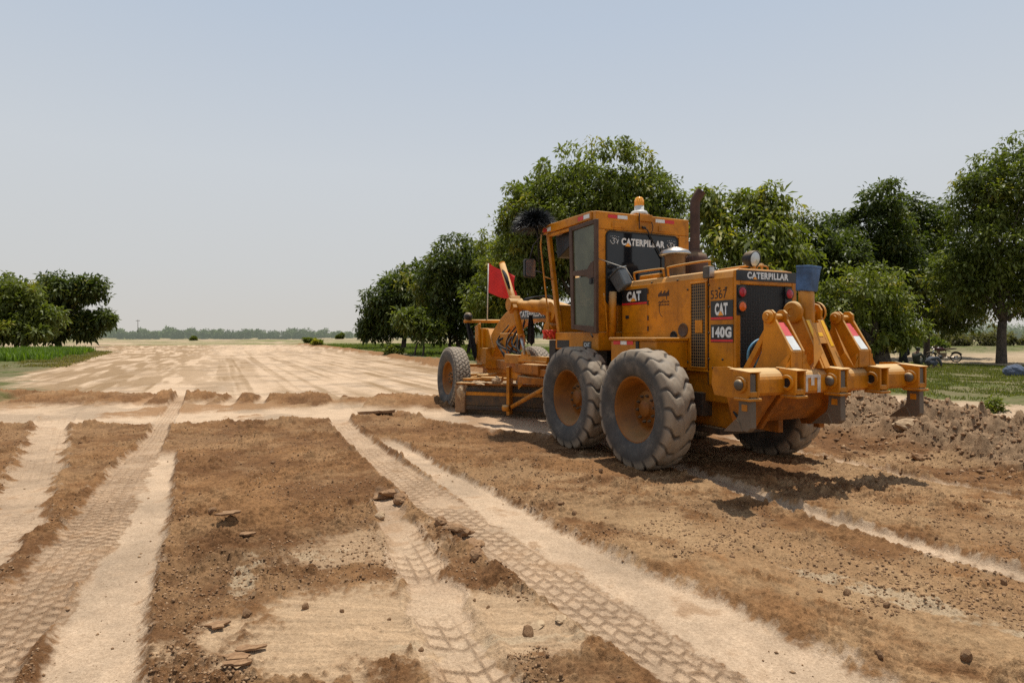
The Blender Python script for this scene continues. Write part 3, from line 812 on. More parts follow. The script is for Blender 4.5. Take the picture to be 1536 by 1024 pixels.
# --- step / battery box
m = MB(); m.box(-.88, .04, .4765, .95, 1.18, 1.50); bx_ = m.build('battery_box', Y1, G, .012)
m = MB(); m.box(-.90, .06, .4765, .975, 1.503, 1.545); m.build('box_lid', Y1, bx_, .012)
m = MB(); m.box(-.56, -.50, .951, .962, 1.40, 1.50); m.build('box_latch', K, bx_, .003)
def lq(x0, x1, z0, z1, y): return [(x0, y, z0), (x1, y, z0), (x1, y, z1), (x0, y, z1)]
strip_tape('reflective_tape', bx_, [('red', lq(-.02, -.17, 1.455, 1.50, .9535)), ('white', lq(-.175, -.305, 1.455, 1.50, .9535)), ('red', lq(-.31, -.44, 1.455, 1.50, .9535))])
m = MB(); m.box(-.80, -.1, -.95, -.4765, 1.18, 1.53); m.build('tool_box', Y1, G, .012)

# --- cab
CX0, CX1, CW = .57, 1.70, .83
m = MB()
m.box(.52, 1.72, -CW, CW, 1.36, 1.62)                                    # floor skirt
m.box(CX0, CX0+.06, .475+.0, CW, 1.62, 3.06).box(CX0, CX0+.06, -CW, -.64, 1.62, 3.06).box(CX0, CX0+.06, -.64, .475, 1.62, 2.30)
m.box(CX0, CX0+.06, -.64, .70, 3.02, 3.06)
m.prism([(CX0, 3.062), (CX0+.10, 3.062), (CX0+.10, 3.32), (CX0, 3.31)], 'y', -CW, CW)
for s in (1, -1):
    # leaning front posts and corner posts
    m.prism([(1.60, 1.62), (1.68, 1.62), (2.03, 3.19), (1.95, 3.19)], 'y', s*(CW-.07), s*CW)
    m.prism([(CX0+.06, 1.62), (CX0+.12, 1.62), (CX0+.12, 3.19), (CX0+.06, 3.19)], 'y', s*(CW-.06), s*(CW-.002))
m.prism([(1.64, 1.62), (1.68, 1.62), (1.78, 2.05), (1.74, 2.05)], 'y', -CW+.07, CW-.07)
m.box(CX0+.12, 1.95, CW-.05, CW-.003, 3.14, 3.19).box(CX0+.12, 1.95, -CW+.003, -CW+.05, 3.14, 3.19)
m.box(CX0+.12, 1.64, -CW+.003, -CW+.05, 1.62, 2.05)
cab = m.build('cab_body', Y1, G, .012)
# roof
m = MB(); m.prism([(CX0+.102, 3.20), (2.11, 3.20), (2.13, 3.24), (2.10, 3.31), (1.9, 3.335), (CX0+.102, 3.325)], 'y', -CW-.02, CW+.02)
roof = m.build('cab_roof', Y1, G, .015)
m = MB(); m.box(.60, .76, -.12, .12, 3.325, 3.345).box(.545, .568, -.13, .10, 3.22, 3.32); m.build('beacon_bracket', Y1, roof, .006)
b = MB(); b.lathe([(.125, 3.345), (.13, 3.365), (.11, 3.395), (.075, 3.41), (.068, 3.415), (.068, 3.475), (0, 3.475)], (.72, -.02, 0), (0, 0, 1), 28); bc_ = b.build('beacon', M['white_plastic'], G)
b = MB(); b.lathe([(.066, 3.476), (.064, 3.56), (.057, 3.59), (.038, 3.605), (0, 3.607)], (.72, -.02, 0), (0, 0, 1), 28); b.build('amber_dome', M['amber'], bc_)
b = MB()
for k in range(16):
    a = 2*math.pi*k/16; b.tube([(.72+.0665*math.cos(a), -.02+.0665*math.sin(a), 3.48), (.72+.0645*math.cos(a), -.02+.0645*math.sin(a), 3.56)], .004, 4)
b.build('dome_rib', M['tri'], bc_)
m = MB(); m.box(.560, .569, .345, .57, 3.095, 3.175).box(.560, .569, -.25, -.485, 3.095, 3.175); m.build('vent_cover', Y1, cab, .006)
def rq(y0, y1, z0, z1, x, dz=0): return [(x, y0, z0), (x, y1, z0+dz), (x, y1, z1+dz), (x, y0, z1)]
strip_tape('reflective_tape', cab, [('red', rq(.635, .476, 3.225, 3.275, .5665)), ('white', rq(.472, .302, 3.225, 3.275, .5665))])
strip_tape('reflective_tape', cab, [('white', rq(-.20, -.368, 3.225, 3.275, .5665)), ('red', rq(-.372, -.545, 3.225, 3.275, .5665))])
ty = CW+.0225
strip_tape('reflective_tape', roof, [('red', lq(2.08, 1.96, 3.225, 3.285, ty)), ('white', lq(1.95, 1.83, 3.225, 3.285, ty))])
strip_tape('reflective_tape', roof, [('red', lq(1.02, .87, 3.232, 3.29, ty)), ('white', lq(.865, .71, 3.232, 3.29, ty))])
# rear window
def rrect(y0, y1, z0, z1, r, n=5):
    out_ = []
    for cy, cz, a0 in ((y1-r, z1-r, 0), (y0+r, z1-r, 90), (y0+r, z0+r, 180), (y1-r, z0+r, 270)):
        for k in range(n+1):
            a = R(a0+90*k/n); out_.append((cy+r*math.cos(a), cz+r*math.sin(a)))
    return out_
m = MB(); m.prism(rrect(-.595, .66, 2.02, 3.03, .07), 'x', .556, .566); rw = m.build('rear_window', M['win'], G)
rw['label'] = 'dark tinted rear window with white lettering'
m = MB()
ou, inn = rrect(-.612, .677, 2.0, 3.047, .08), rrect(-.590, .655, 2.02, 3.025, .07)
nv = len(ou); vs = [(.553, a, b_) for a, b_ in ou]+[(.553, a, b_) for a, b_ in inn]+[(.568, a, b_) for a, b_ in ou]
m.add(vs, [(i, (i+1) % nv, nv+(i+1) % nv, nv+i) for i in range(nv)]+[(i, 2*nv+i, 2*nv+(i+1) % nv, (i+1) % nv) for i in range(nv)])
m.build('window_seal', M['hose'], rw)
lettering('lettering', 'CATERPILLAR', M['white'], rw, (.5555, .415, 2.853), RX, LU, .102, .77, .05)
tri_plate('triangle', rw, [(.5495, .355, 2.838), (.5495, .255, 2.838), (.5495, .305, 2.893)], M['tri'])
# white calligraphy either side of the lettering
for y0 in (.610, -.400):
    b = MB(); q = lambda u, v: (.553, y0-u, 2.86+v)
    b.tube(catmull([q(0, .05), q(.02, .02), (.553, y0-.05, 2.862), q(.08, .03), q(.06, .06), q(.09, .08), q(.12, .05), q(.13, .0)], 5), .0045, 5)
    b.tube(catmull([q(.03, .075), q(.06, .085), q(.08, .06)], 4), .004, 5)
    b.tube(catmull([q(.10, .02), q(.13, .03), q(.145, .07)], 4), .004, 5)
    for u, v in ((.01, .10), (.04, .105), (.075, .11), (.11, .10), (.14, .1), (.05, .035)):
        b.tube([q(u, v), q(u+.008, v+.006)], .0045, 5)
    b.build('calligraphy', M['white'], rw)
# wiper
b = MB(); b.tube([(.548, .03, 3.125), (.535, -.02, 3.10), (.535, -.29, 2.70)], .010, 6); b.tube([(.545, .06, 3.128), (.545, .0, 3.128)], .018, 6); b.build('wiper', K, G)
b = MB(); b.tube([(.548, -.29, 2.86), (.548, -.29, 2.50)], .008, 6); b.build('wiper_blade', K, G)
b = MB(); b.tube(catmull([(.555, .10, 3.34), (.548, .11, 3.25), (.548, .10, 3.10)], 4), .007, 5); b.tube(catmull([(.555, -.10, 3.24), (.54, -.13, 3.15), (.546, -.10, 3.02), (.546, -.14, 2.96)], 4), .006, 5); b.build('cable', K, roof)
# door, hinged at the rear edge and standing slightly open
dh = empty('cab_door', (.45, CW+.035, 0)); dh.parent = G; dh.rotation_euler = (0, 0, R(4)); dh['label'] = 'narrow brown framed cab door standing slightly open'
m = MB(); DL = .62
m.prism([(0, 1.60), (.055, 1.60), (.055, 3.17), (0, 3.17)], 'y', 0, .05)
m.prism([(DL-.10, 1.66), (DL-.03, 1.66), (DL+.035, 3.145), (DL-.04, 3.145)], 'y', 0, .05)
m.prism([(.055, 1.60), (DL-.10, 1.66), (DL-.10, 1.73), (.055, 1.70)], 'y', .002, .048)
m.prism([(.055, 3.11), (DL-.04, 3.085), (DL-.04, 3.145), (.055, 3.17)], 'y', .002, .048)
m.prism([(.055, 2.36), (.16, 2.36), (.24, 2.40), (DL-.07, 2.43), (DL-.07, 2.50), (.2, 2.50), (.13, 2.58), (.055, 2.60)], 'y', .002, .052)
m.build('door_frame', M['frame_brown'], dh, .008)
m = MB(); m.box(.05, DL-.06, .018, .026, 1.68, 2.40); m.build('door_pane', M['pane'], dh)
m = MB(); m.prism([(.05, 2.46), (DL-.075, 2.46), (DL-.045, 3.12), (.05, 3.12)], 'y', .018, .026); m.build('door_pane', M['pane'], dh)
m = MB(); m.box(.07, .12, .05, .075, 2.28, 2.36); m.tube([(.10, .06, 1.60), (.02, .09, 1.55)], .012, 6); m.build('door_handle', K, dh)
# right-hand side glass, front glass, interior
m = MB(); m.box(.70, 1.66, -CW+.018, -CW+.024, 2.06, 3.12); m.build('right_window', M['clear'], cab)
m = MB(); m.box(.69, 1.70, -CW+.012, -CW+.04, 2.36, 2.43).box(1.16, 1.22, -CW+.012, -CW+.04, 2.05, 3.13); m.build('window_bar', K, cab)
m = MB(); m.prism([(1.80, 2.82), (1.88, 2.80), (1.95, 3.16), (1.40, 3.18), (1.40, 3.0)], 'y', -.74, .70); m.build('sun_visor', K, cab, .01)
m = MB(); m.box(.78, 1.22, -.26, .26, 1.92, 2.05); m.box(.72, .84, -.25, .25, 2.05, 2.60); m.box(.86, 1.1, -.16, .16, 1.62, 1.92); seat = m.build('seat', K, cab, .03)
b = MB(); b.tube([(1.55, 0, 1.62), (1.42, 0, 2.15)], .05, 10); b.tube([(1.40+.06*math.sin(a)*.5, .2*math.cos(a), 2.2+.19*math.sin(a)*.35) for a in np.linspace(0, 6.283, 24)], .016, 8); b.build('steering_column', K, cab)
b = MB()
for k in range(8): b.tube([(1.50, -.42+k*.12, 1.62), (1.42, -.42+k*.12, 2.05)], .012, 6); b.tube([(1.42, -.42+k*.12, 2.05), (1.415, -.42+k*.12, 2.10)], .022, 6)
b.build('control_lever', K, cab)
# small decals on the skirt, step ladder
m = MB(); m.box(.69, .905, CW, CW+.004, 1.385, 1.49); sm = m.build('decal', M['decal_black'], G); lettering('lettering', 'CAT', M['white'], sm, (.875, CW+.004, 1.41), LX, LU, .055, .15, .03)
m = MB(); m.box(1.30, 1.66, CW-.002, CW+.003, 1.38, 1.50); m.build('step_plate', K, G)
m = MB(); m.box(1.78, 1.98, .58, .80, .75, 1.50); m.box(1.72, 2.05, .50, .78, .60, .76); m.build('step_ladder', M['dark_iron'], G, .01)
m = MB(); m.box(1.72, 1.80, -.5, .5, 1.05, 1.55).box(.9, 1.75, -.42, .42, .86, 1.355); m.build('cab_mount', M['dark_iron'], G, .01)
b = MB(); b.tube([(.50, .60, 2.18), (.50, .62, 1.55)], .055, 10); b.tube(catmull([(.46, .78, 2.15), (.44, .76, 1.9), (.46, .72, 1.6)], 4), .010, 6); b.build('air_duct', Y2, G)
# handrail and left mirror, standing off the front post
b = MB(); b.tube([(2.05, .90, 3.19), (2.02, .93, 3.0), (1.74, .93, 1.75), (1.70, .86, 1.64)], .013, 8); b.tube([(1.90, .93, 2.50), (1.80, .83, 2.45)], .010, 6); b.build('grab_rail', Y1, G)
m = MB(); m.prism(rrect(.97, 1.17, 2.50, 2.80, .04), 'x', 2.10, 2.17); mr = m.build('wing_mirror', K, G, .006)
m = MB(); m.prism(rrect(.985, 1.155, 2.515, 2.785, .03), 'x', 2.094, 2.0995); m.build('mirror_glass', M['chrome'], mr)
b = MB(); b.tube([(2.14, 1.06, 2.80), (2.14, 1.0, 3.02), (2.06, .86, 3.22)], .012, 6); b.tube([(2.14, 1.0, 2.62), (1.93, .93, 2.56)], .010, 6); b.build('mirror_arm', K, mr)
m = MB(); m.prism(rrect(-1.16, -.98, 2.78, 3.06, .03), 'x', .9, .95); mr2 = m.build('wing_mirror', K, G, .006)
b = MB(); b.tube([(.93, -.98, 2.95), (.93, -.84, 3.05)], .012, 6); b.build('mirror_arm', K, mr2)
# ------------------------------------------------------------------ ripper
m = MB()
bp = [(-2.315+.155*math.cos(t_)*(1.0), 1.125+.130*math.sin(t_)) for t_ in np.linspace(0, math.pi, 15)]
m.prism([(-2.47, 1.03), (-2.43, 1.00), (-2.19, 1.01), (-2.16, 1.05)]+bp, 'y', -1.25, 1.22)
for s in (1, -1): m.prism([(-2.14, 1.0), (-2.45, .985), (-2.50, 1.03), (-2.50, 1.18), (-2.44, 1.255), (-2.30, 1.275), (-2.12, 1.265), (-2.10, 1.10)], 'y', s*1.235, s*1.26)
beam = m.build('ripper_beam', Y2, G)
HY = (1.22, .62, .01, -.61, -1.25)
for i, y in enumerate(HY):
    m = MB()
    for s in (1, -1):
        m.prism([(-2.40, 1.0), (-2.575, 1.0), (-2.59, 1.03), (-2.59, 1.235), (-2.40, 1.25)], 'y', y+s*.045, y+s*.072)
    m.prism([(-2.36, 1.264), (-2.605, 1.242), (-2.605, 1.230), (-2.36, 1.252)], 'y', y-.074, y+.074)
    m.box(-2.61, -2.42, y-.078, y+.078, .975, 1.0)
    m.box(-2.588, -2.55, y-.045, y+.045, 1.01, 1.06)
    m.lathe([(.075, 0), (.075, .02), (.045, .02), (.045, 0)], (-2.50, y+.072, 1.12), (0, 1, 0), 20, False)
    h_ = m.build('shank_holder', Y2, G, .007)
    b = MB()
    if i % 2 == 0:
        b.lathe([(0, .012), (.05, .01), (.052, .03), (.035, .048), (0, .05)], (-2.50, y+.072, 1.12), (0, 1, 0), 18); b.build('pin', M['steel'], h_)
    else:
        b.lathe([(.044, .004), (0, .003)], (-2.50, y+.072, 1.12), (0, 1, 0), 18); b.build('pin_hole', M['decal_black'], h_)
for y in (1.22, .01, -1.25):
    m = MB()
    m.prism([(-2.44, 1.22), (-2.44, .90), (-2.43, .83), (-2.39, .77), (-2.46, .70), (-2.54, .69), (-2.585, .73), (-2.575, 1.22)], 'y', y-.036, y+.036)
    sh = m.build('ripper_shank', M['steel'], G, .008)
    m = MB(); v = [(-2.21, y, .655), (-2.41, y-.046, .795), (-2.41, y+.046, .795), (-2.45, y-.046, .78), (-2.45, y+.046, .78), (-2.49, y-.042, .69), (-2.49, y+.042, .69)]
    m.add(v, [(0, 2, 1), (1, 2, 4, 3), (3, 4, 6, 5), (0, 5, 6), (0, 1, 3, 5), (0, 6, 4, 2)])
    m.build('shank_tip', M['steel'], sh, .004)
    m = MB(); m.box(-2.545, -2.48, y+.0365, y+.0395, .88, .94); m.build('paint_mark', Y1, sh)
# side towers
for yc in (.50, -.50):
    m = MB()
    def tower(y0, y1):
        ap = [(-2.20+.075*math.cos(a), 1.75+.075*math.sin(a)) for a in np.linspace(R(35), R(185), 8)][::-1]
        ap = [(-2.20+.075*math.cos(a), 1.755+.075*math.sin(a)) for a in (R(200), R(150), R(110), R(70), R(30), R(-10))]
        m.prism([(-2.13, 1.60), (-2.10, 1.40), (-2.02, 1.24), (-2.46, 1.24), (-2.46, 1.42)]+ap, 'y', y0, y1)
    tower(yc+.068, yc+.095); tower(yc-.095, yc-.068)
    # sloping back plate, upright plate and gusset
    m.prism([(-2.245, 1.70), (-2.452, 1.42), (-2.44, 1.40), (-2.22, 1.68)], 'y', yc-.068, yc+.068)
    m.box(-2.457, -2.43, yc-.068, yc+.068, 1.24, 1.415)
    tw = m.build('ripper_tower', Y2, G, .004)
    m = MB(); m.cyl((-2.20, yc-.12, 1.755), (-2.20, yc+.15, 1.755), .032, 16); m.lathe([(0, 0), (.062, 0), (.066, .02), (.05, .035), (0, .035)], (-2.20, yc+.10, 1.755), (0, 1, 0), 20, False); m.build('pin', Y2, tw, .003)
    def sl(t, y): return (-2.2475-.2055*t, y, 1.7045-.278*t)
    strip_tape('reflective_tape', tw, [('pink', [sl(.02, yc+.055), sl(.02, yc-.055), sl(.50, yc-.055), sl(.50, yc+.055)]), ('white', [sl(.51, yc+.055), sl(.51, yc-.055), sl(.99, yc-.055), sl(.99, yc+.055)])])
    for s in (1, -1):
        m = MB(); m.prism([(-2.30, 1.24), (-2.45, 1.24), (-2.45, 1.38)], 'y', yc+s*.13, yc+s*.095); m.add([(-2.458, yc+s*.095, 1.36), (-2.458, yc+s*.19, 1.235), (-2.44, yc+s*.095, 1.235)], [(0, 1, 2)])
        m.build('gusset', Y2, tw)
    # link from the pin down to the chassis
    m = MB(); m.bar((-2.19, yc+.01, 1.74), (-1.80, yc+.01, 1.16), .065, .06); m.build('tower_link', Y2, G, .008)
    # lower arms
    m = MB(); m.prism([(-2.33, 1.02), (-2.18, 1.03), (-1.66, .99), (-1.72, .78), (-1.80, .58), (-2.02, .60), (-2.16, .80), (-2.26, .93)], 'y', yc+s*0+.10, yc+.15)
    m.prism([(-2.33, 1.02), (-2.18, 1.03), (-1.66, .99), (-1.72, .78), (-1.80, .58), (-2.02, .60), (-2.16, .80), (-2.26, .93)], 'y', yc-.02, yc+.03)
    m.build('lower_arm', M['yellow_shade'], G, .006)
# middle tower
m = MB()
for y0, y1 in ((.13, .16), (-.16, -.13)):
    ap = [(-2.13+.10*math.cos(a), 1.81+.10*math.sin(a)) for a in (R(205), R(165), R(125), R(90), R(50), R(10), R(-30))]
    m.prism([(-2.0, 1.50), (-1.98, 1.30), (-2.02, 1.22), (-2.47, 1.24)]+ap, 'y', y0, y1)
def csl(t, o=0): return (-2.215-.262*t-.9*o, 1.80-.56*t-.42*o)
m.prism([csl(.12), csl(1), (csl(1)[0]+.03, csl(1)[1]), (csl(.12)[0]+.03, csl(.12)[1]-.02)], 'y', .05, .13)
m.prism([csl(.12), csl(1), (csl(1)[0]+.03, csl(1)[1]), (csl(.12)[0]+.03, csl(.12)[1]-.02)], 'y', -.13, -.05)
m.prism([csl(.18), csl(.56), (csl(.56)[0]+.03, csl(.56)[1]), (csl(.18)[0]+.03, csl(.18)[1]-.02)], 'y', -.05, .05)
for s in (1, -1): m.add([(-2.47, s*.16, 1.40), (-2.48, s*.30, 1.24), (-2.30, s*.16, 1.24), (-2.36, s*.16, 1.66)], [(0, 1, 2), (0, 1, 3)])
ct = m.build('ripper_tower', Y2, G, .005); ct['label'] = 'tall middle ripper tower with yellow stripes'
for s in (1, -1):
    m = MB(); m.lathe([(.115, 0), (.115, .03), (.10, .045), (.04, .05), (.038, .03), (0, .03)], (-2.13, s*.16, 1.81), (0, s, 0), 28, False); m.build('hub', Y2, ct, .004)
    m = MB(); m.prism([csl(.13, .006), csl(.60, .006), csl(.60, .002), csl(.13, .002)], 'y', s*.085, s*.128); m.build('yellow_stripe', M['stripe'], ct)
m = MB(); m.prism([csl(.36, .006), csl(.42, .006), csl(.42, .002), csl(.36, .002)], 'y', -.03, .03); m.build('yellow_mark', M['stripe'], ct)
b = MB(); b.tube([(-2.18, .0, 1.5), (-2.155, 0, 1.75), (-2.15, 0, 2.20)], [.072, .08, .072], 20); cy = b.build('ripper_cylinder', Y1, G)
b = MB(); b.tube([(-2.18, 0, 1.55), (-1.95, 0, 1.0)], .035, 12); b.build('cylinder_rod', M['chrome'], cy)
b = MB(); b.cyl((-2.13, -.20, 1.81), (-2.13, .20, 1.81), .04, 16); b.build('trunnion', Y2, cy)
# faded white spray paint on the beam
m = MB()
for (y, z0, z1) in ((.40, 1.02, 1.20), (.31, 1.08, 1.21), (.22, 1.01, 1.21)):
    m.box(-2.4745, -2.472, y-.022, y+.022, z0, z1-.03)
m.box(-2.474, -2.471, .22, .40, 1.155, 1.185)
M['chalk'] = plain_mat('faded_white_spray', (.62, .55, .48), .8, var=.25)
m.build('painted_mark', M['chalk'], G)
# push plate under the beam
m = MB(); m.prism([(-2.09, .985), (-2.06, .80), (-1.92, .66), (-1.88, .66), (-1.98, .80), (-2.0, .985)], 'y', -.52, .47)
m.box(-2.12, -1.64, -.52, .47, .985, 1.005).box(-1.9, -1.6, -.50, .45, .70, .78)
m.build('push_plate', M['yellow_shade'], G, .006)
m = MB(); m.box(-1.98, -1.62, -.47, .47, 1.145, 1.165); m.build('rear_platform', M['dark_iron'], G, .006)
m = MB(); m.box(-1.95, -1.7, .40, .47, .62, .98).box(-1.98, -1.9, -.50, -.42, .55, .72).box(-1.9, -1.6, .05, .12, .52, .72); m.build('under_bracket', M['yellow_shade'], G, .006)
b = MB(); b.tube(catmull([(-2.05, .70, 1.0), (-2.0, .72, .85), (-1.9, .70, .72), (-1.7, .6, .80)], 5), .014, 6); b.build('hydraulic_hose', M['hose'], G); b = MB(); b.tube(catmull([(-1.7, .20, 1.17), (-1.95, .20, 1.30), (-2.12, .07, 1.62)], 6), .014, 6); b.build('hydraulic_hose', M['hose'], G)

# ------------------------------------------------------------------ front frame, blade and axle
arch = catmull([(1.35, 0, 1.52), (2.0, 0, 1.62), (2.7, 0, 1.86), (3.4, 0, 2.02), (4.2, 0, 2.02), (4.9, 0, 1.88), (5.5, 0, 1.55), (5.95, 0, 1.15)], 5)
m = MB(); vs = []; n_ = len(arch)
for i, p in enumerate(arch):
    d = (arch[min(i+1, n_-1)]-arch[max(i-1, 0)]).normalized(); nn_ = Vector((-d.z, 0, d.x)); hgt = .19
    for sy, sz in ((1, 1), (-1, 1), (-1, -1), (1, -1)): vs.append(p+nn_*hgt*sz+Vector((0, .17*sy, 0)))
fs = [(0, 1, 2, 3), tuple(4*(n_-1)+k for k in (3, 2, 1, 0))]
for i in range(n_-1):
    for k in range(4): fs.append((4*i+k, 4*i+(k+1) % 4, 4*(i+1)+(k+1) % 4, 4*(i+1)+k))
m.add(vs, fs); m.build('front_frame', Y1, G, .015)
m = MB(); m.prism([(3.25, 1.89), (4.35, 1.89), (4.35, 2.10), (3.25, 2.10)], 'y', .171, .176); fd = m.build('name_plate', M['decal_black'], G)
lettering('lettering', 'CATERPILLAR', M['white'], fd, (4.30, .176, 1.93), LX, LU, .12, 1.0, .03)
m = MB(); m.box(5.72, 6.26, -.30, .30, .85, 1.30).box(6.0, 6.30, -.27, .27, 1.30, 1.74).prism([(5.55, 1.3), (6.0, 1.3), (6.0, 1.72), (5.85, 1.72)], 'y', -.2, .2)
m.prism([(6.08, 1.0), (6.30, 1.0), (6.34, 1.78), (6.12, 1.84)], 'y', .27, .32); m.prism([(6.08, 1.0), (6.30, 1.0), (6.34, 1.78), (6.12, 1.84)], 'y', -.32, -.27)
m.build('front_bolster', Y1, G, .015)
b = MB(); b.tube([(6.22, .62, 1.895), (6.22, -.75, 1.905)], .04, 12); b.tube([(6.22, .25, 1.88), (6.22, .25, 1.7)], .035, 8); b.tube([(6.22, -.25, 1.88), (6.22, -.25, 1.7)], .035, 8); b.build('light_bar', Y1, G)
for y in (.52, -.62):
    b = MB(); b.lathe([(0, -.10), (.06, -.08), (.09, -.02), (.095, .04), (.085, .045), (0, .05)], (6.22, y, 2.0), (1, 0, 0), 20); b.build('headlamp', K, G)
m = MB(); m.box(5.80, 6.02, -.84, .84, .56, .74); m.prism([(5.75, .74), (6.05, .74), (6.0, .95), (5.8, .95)], 'y', -.25, .25)
for s in (1, -1): m.box(5.80, 6.02, s*.70, s*.86, .45, .92); m.cyl((5.92, s*.8, .66), (5.92, s*.98, .66), .10)
m.build('front_axle', Y2, G, .012)
b = MB()
b.tube([(5.60, .74, .62), (5.60, -.74, .62)], .03, 8); b.tube([(5.98, .74, .92), (5.98, -.74, .92)], .035, 8)
b.tube([(5.55, .15, .70), (5.55, .52, .70)], .05, 12); b.build('tie_rod', Y2, G)
b = MB(); b.tube([(5.45, .62, .70), (5.45, 1.00, .66)], .022, 8); b.tube([(5.5, .15, .72), (5.46, .62, .70)], .05, 10); b.build('steering_cylinder', Y2, G)
# lift cylinders and their arms
for s in (1, -1):
    top, hub, bot, rod = Vector((3.80, s*.79, 2.90)), Vector((3.35, s*.75, 2.13)), Vector((3.10, s*.74, 1.57)), Vector((2.97, s*.735, 1.24))
    b = MB(); b.tube([top, hub, bot], [.058, .058, .058], 16); b.tube([bot, bot+(rod-bot)*.05], .066, 16); lc = b.build('lift_cylinder', Y1, G)
    b = MB(); b.tube([bot, rod], .030, 12); b.build('cylinder_rod', M['chrome'], lc)
    b = MB(); b.tube([top+Vector((-.05, s*.02, -.08)), top+(hub-top)*.35+Vector((-.055, s*.03, 0)), top+(hub-top)*.62+Vector((-.05, s*.03, 0))], [.03, .038, .025], 8); b.build('hydraulic_hose', M['hose'], lc)
    b = MB(); b.lathe([(0, -.02), (.05, -.02), (.06, .03), (0, .03)], top, (top-hub), 12, False); b.build('cylinder_cap', M['tri'], lc)
    m = MB(); m.cyl(hub+Vector((.0, -s*.13, 0)), hub+Vector((0, s*.13, 0)), .115, 24); m.obox(hub, (top-hub), (0, 1, 0), (top-hub).cross(Vector((0, 1, 0))), .13, .10, .10)
    m.build('trunnion', Y2, lc, .012)
    # arm from the frame out to the trunnion
    b = MB(); b.tube(catmull([(2.55, s*.17, 1.92), (2.75, s*.38, 2.06), (2.98, s*.55, 2.09), (3.28, s*.70, 2.115)], 5), [.17]*4+[.15]*4+[.11]*4+[.085]*4, 16); la = b.build('lift_arm', Y1, G)
    m = MB(); m.cyl((2.60, s*.34, 1.98), (2.60, s*.44, 1.98), .17, 24); m.cyl((2.62, s*.30, 1.70), (2.62, s*.50, 1.70), .10, 20); m.bar((2.62, s*.38, 1.98), (2.62, s*.38, 1.50), .10, .2)
    m.build('arm_boss', Y2, la, .012)
# hump behind the arms (saddle) seen through the cab
m = MB(); m.lathe([(0, -.26), (.34, -.26), (.36, -.22), (.36, .22), (.34, .26), (0, .26)], (2.35, -.28, 1.72), (0, 1, 0), 32, False); m.build('saddle', Y1, G, .015)
for k in range(5):
    b = MB(); b.tube(catmull([(2.7+k*.12, .28, 2.16), (2.75+k*.11, .36, 2.26), (3.05+k*.07, .55, 2.24), (3.3, .6, 2.13)], 5), .012, 6); b.build('hydraulic_hose', M['hose'], G)
random.seed(21)
for k in range(10):
    b = MB(); x0 = 4.2+random.uniform(-.3, .6); y0 = random.uniform(.1, .35)
    b.tube(catmull([(x0, y0, 1.75+random.uniform(-.2, .2)), (x0+random.uniform(-.2, .3), y0+.18, 1.45), (x0+random.uniform(-.4, .1), y0+.2, 1.15+random.uniform(-.1, .2)), (3.6+random.uniform(-.3, .3), random.uniform(0, .4), 1.05)], 6), random.choice((.013, .017, .02)), 6); b.build('hydraulic_hose', M['hose'], G)
m = MB(); m.box(4.35, 4.75, .18, .42, 1.25, 1.62).lathe([(0, 0), (.16, 0), (.16, .16), (0, .16)], (4.2, .18, 1.45), (0, 1, 0), 24, False); m.build('valve_block', Y2, G, .012)
# drawbar, circle
m = MB()
for s in (1, -1): m.bar((5.55, s*.06, .96), (3.35, s*.62, .98), .15, .18)
m.box(2.55, 3.45, -.70, .70, .90, 1.06)
m.build('drawbar', M['yellow_shade'], G, .012)
m = MB(); m.lathe([(.80, 0), (.80, .11), (.66, .11), (.66, 0), (.80, 0)], (2.95, 0, .74), (0, 0, 1), 56, False); m.build('blade_circle', M['yellow_shade'], G, .006)
m = MB(); ap = [(3.02+.15*math.cos(a), 1.17+.15*math.sin(a)) for a in np.linspace(R(10), R(170), 9)]
m.prism([(3.30, 1.10), (3.30, 1.16)]+ap+[(2.80, 1.22), (2.2, 1.22), (2.2, 1.10)], 'y', .66, .72); m.box(2.2, 3.9, .64, .66, 1.09, 1.22); m.box(2.2, 3.1, .70, .74, 1.12, 1.14)
m.box(3.3, 3.9, .58, .70, 1.06, 1.22)
m.build('ball_plate', Y2, G, .008)
def earth_mat(name, a, b_, sc=14):
    m, nt, b = new_mat(name); n = noise(nt, sc, 6, .7); n2 = noise(nt, 70, 4)
    c = mixc(nt, ramp(nt, n, .3, .7), a, b_); c = mixc(nt, math_n(nt, 'MULTIPLY', ramp(nt, n2, .45, .7), .35), c, tuple(k*1.35 for k in b_))
    nt.links.new(c, b.inputs['Base Color']); b.inputs['Roughness'].default_value = .95; b.inputs['Specular IOR Level'].default_value = .15
    bump(nt, b, n2, .6, .012); return m
M['clod'] = earth_mat('clod_earth', (.19, .105, .055), (.32, .19, .10))
M['clod_light'] = earth_mat('pale_clod_earth', (.30, .20, .12), (.46, .33, .20))
M['grey_rock'] = earth_mat('greyish_block', (.22, .17, .13), (.36, .29, .22), 8)
# moldboard: curved section swept along the blade line, left end forward
A_, B_ = Vector((4.93, 1.22, 0)), Vector((2.35, -1.45, 0))
dr = (B_-A_).normalized(); bk = Vector((-dr.y, dr.x, 0)); bk = bk if bk.x < 0 else -bk     # bk points to the rear
sec = [(-.02, .03), (.02, .03), (.05, .10), (.10, .2), (.125, .32), (.115, .45), (.075, .56), (.01, .64), (-.02, .64), (-.02, .62), (.04, .55), (.08, .44), (.088, .32), (.065, .2), (.02, .1)]
def bl(t, u, z): return A_+dr*t+bk*u+Vector((0, 0, z))
LB = (B_-A_).length
m = MB(); vs = [bl(0, u, z) for u, z in sec]+[bl(LB, u, z) for u, z in sec]; ns = len(sec)
m.add(vs, [tuple(range(ns)), tuple(range(2*ns-1, ns-1, -1))]+[(i, i+ns, (i+1) % ns+ns, (i+1) % ns) for i in range(ns)])
bd = m.build('moldboard', M['steel'], G, .004)
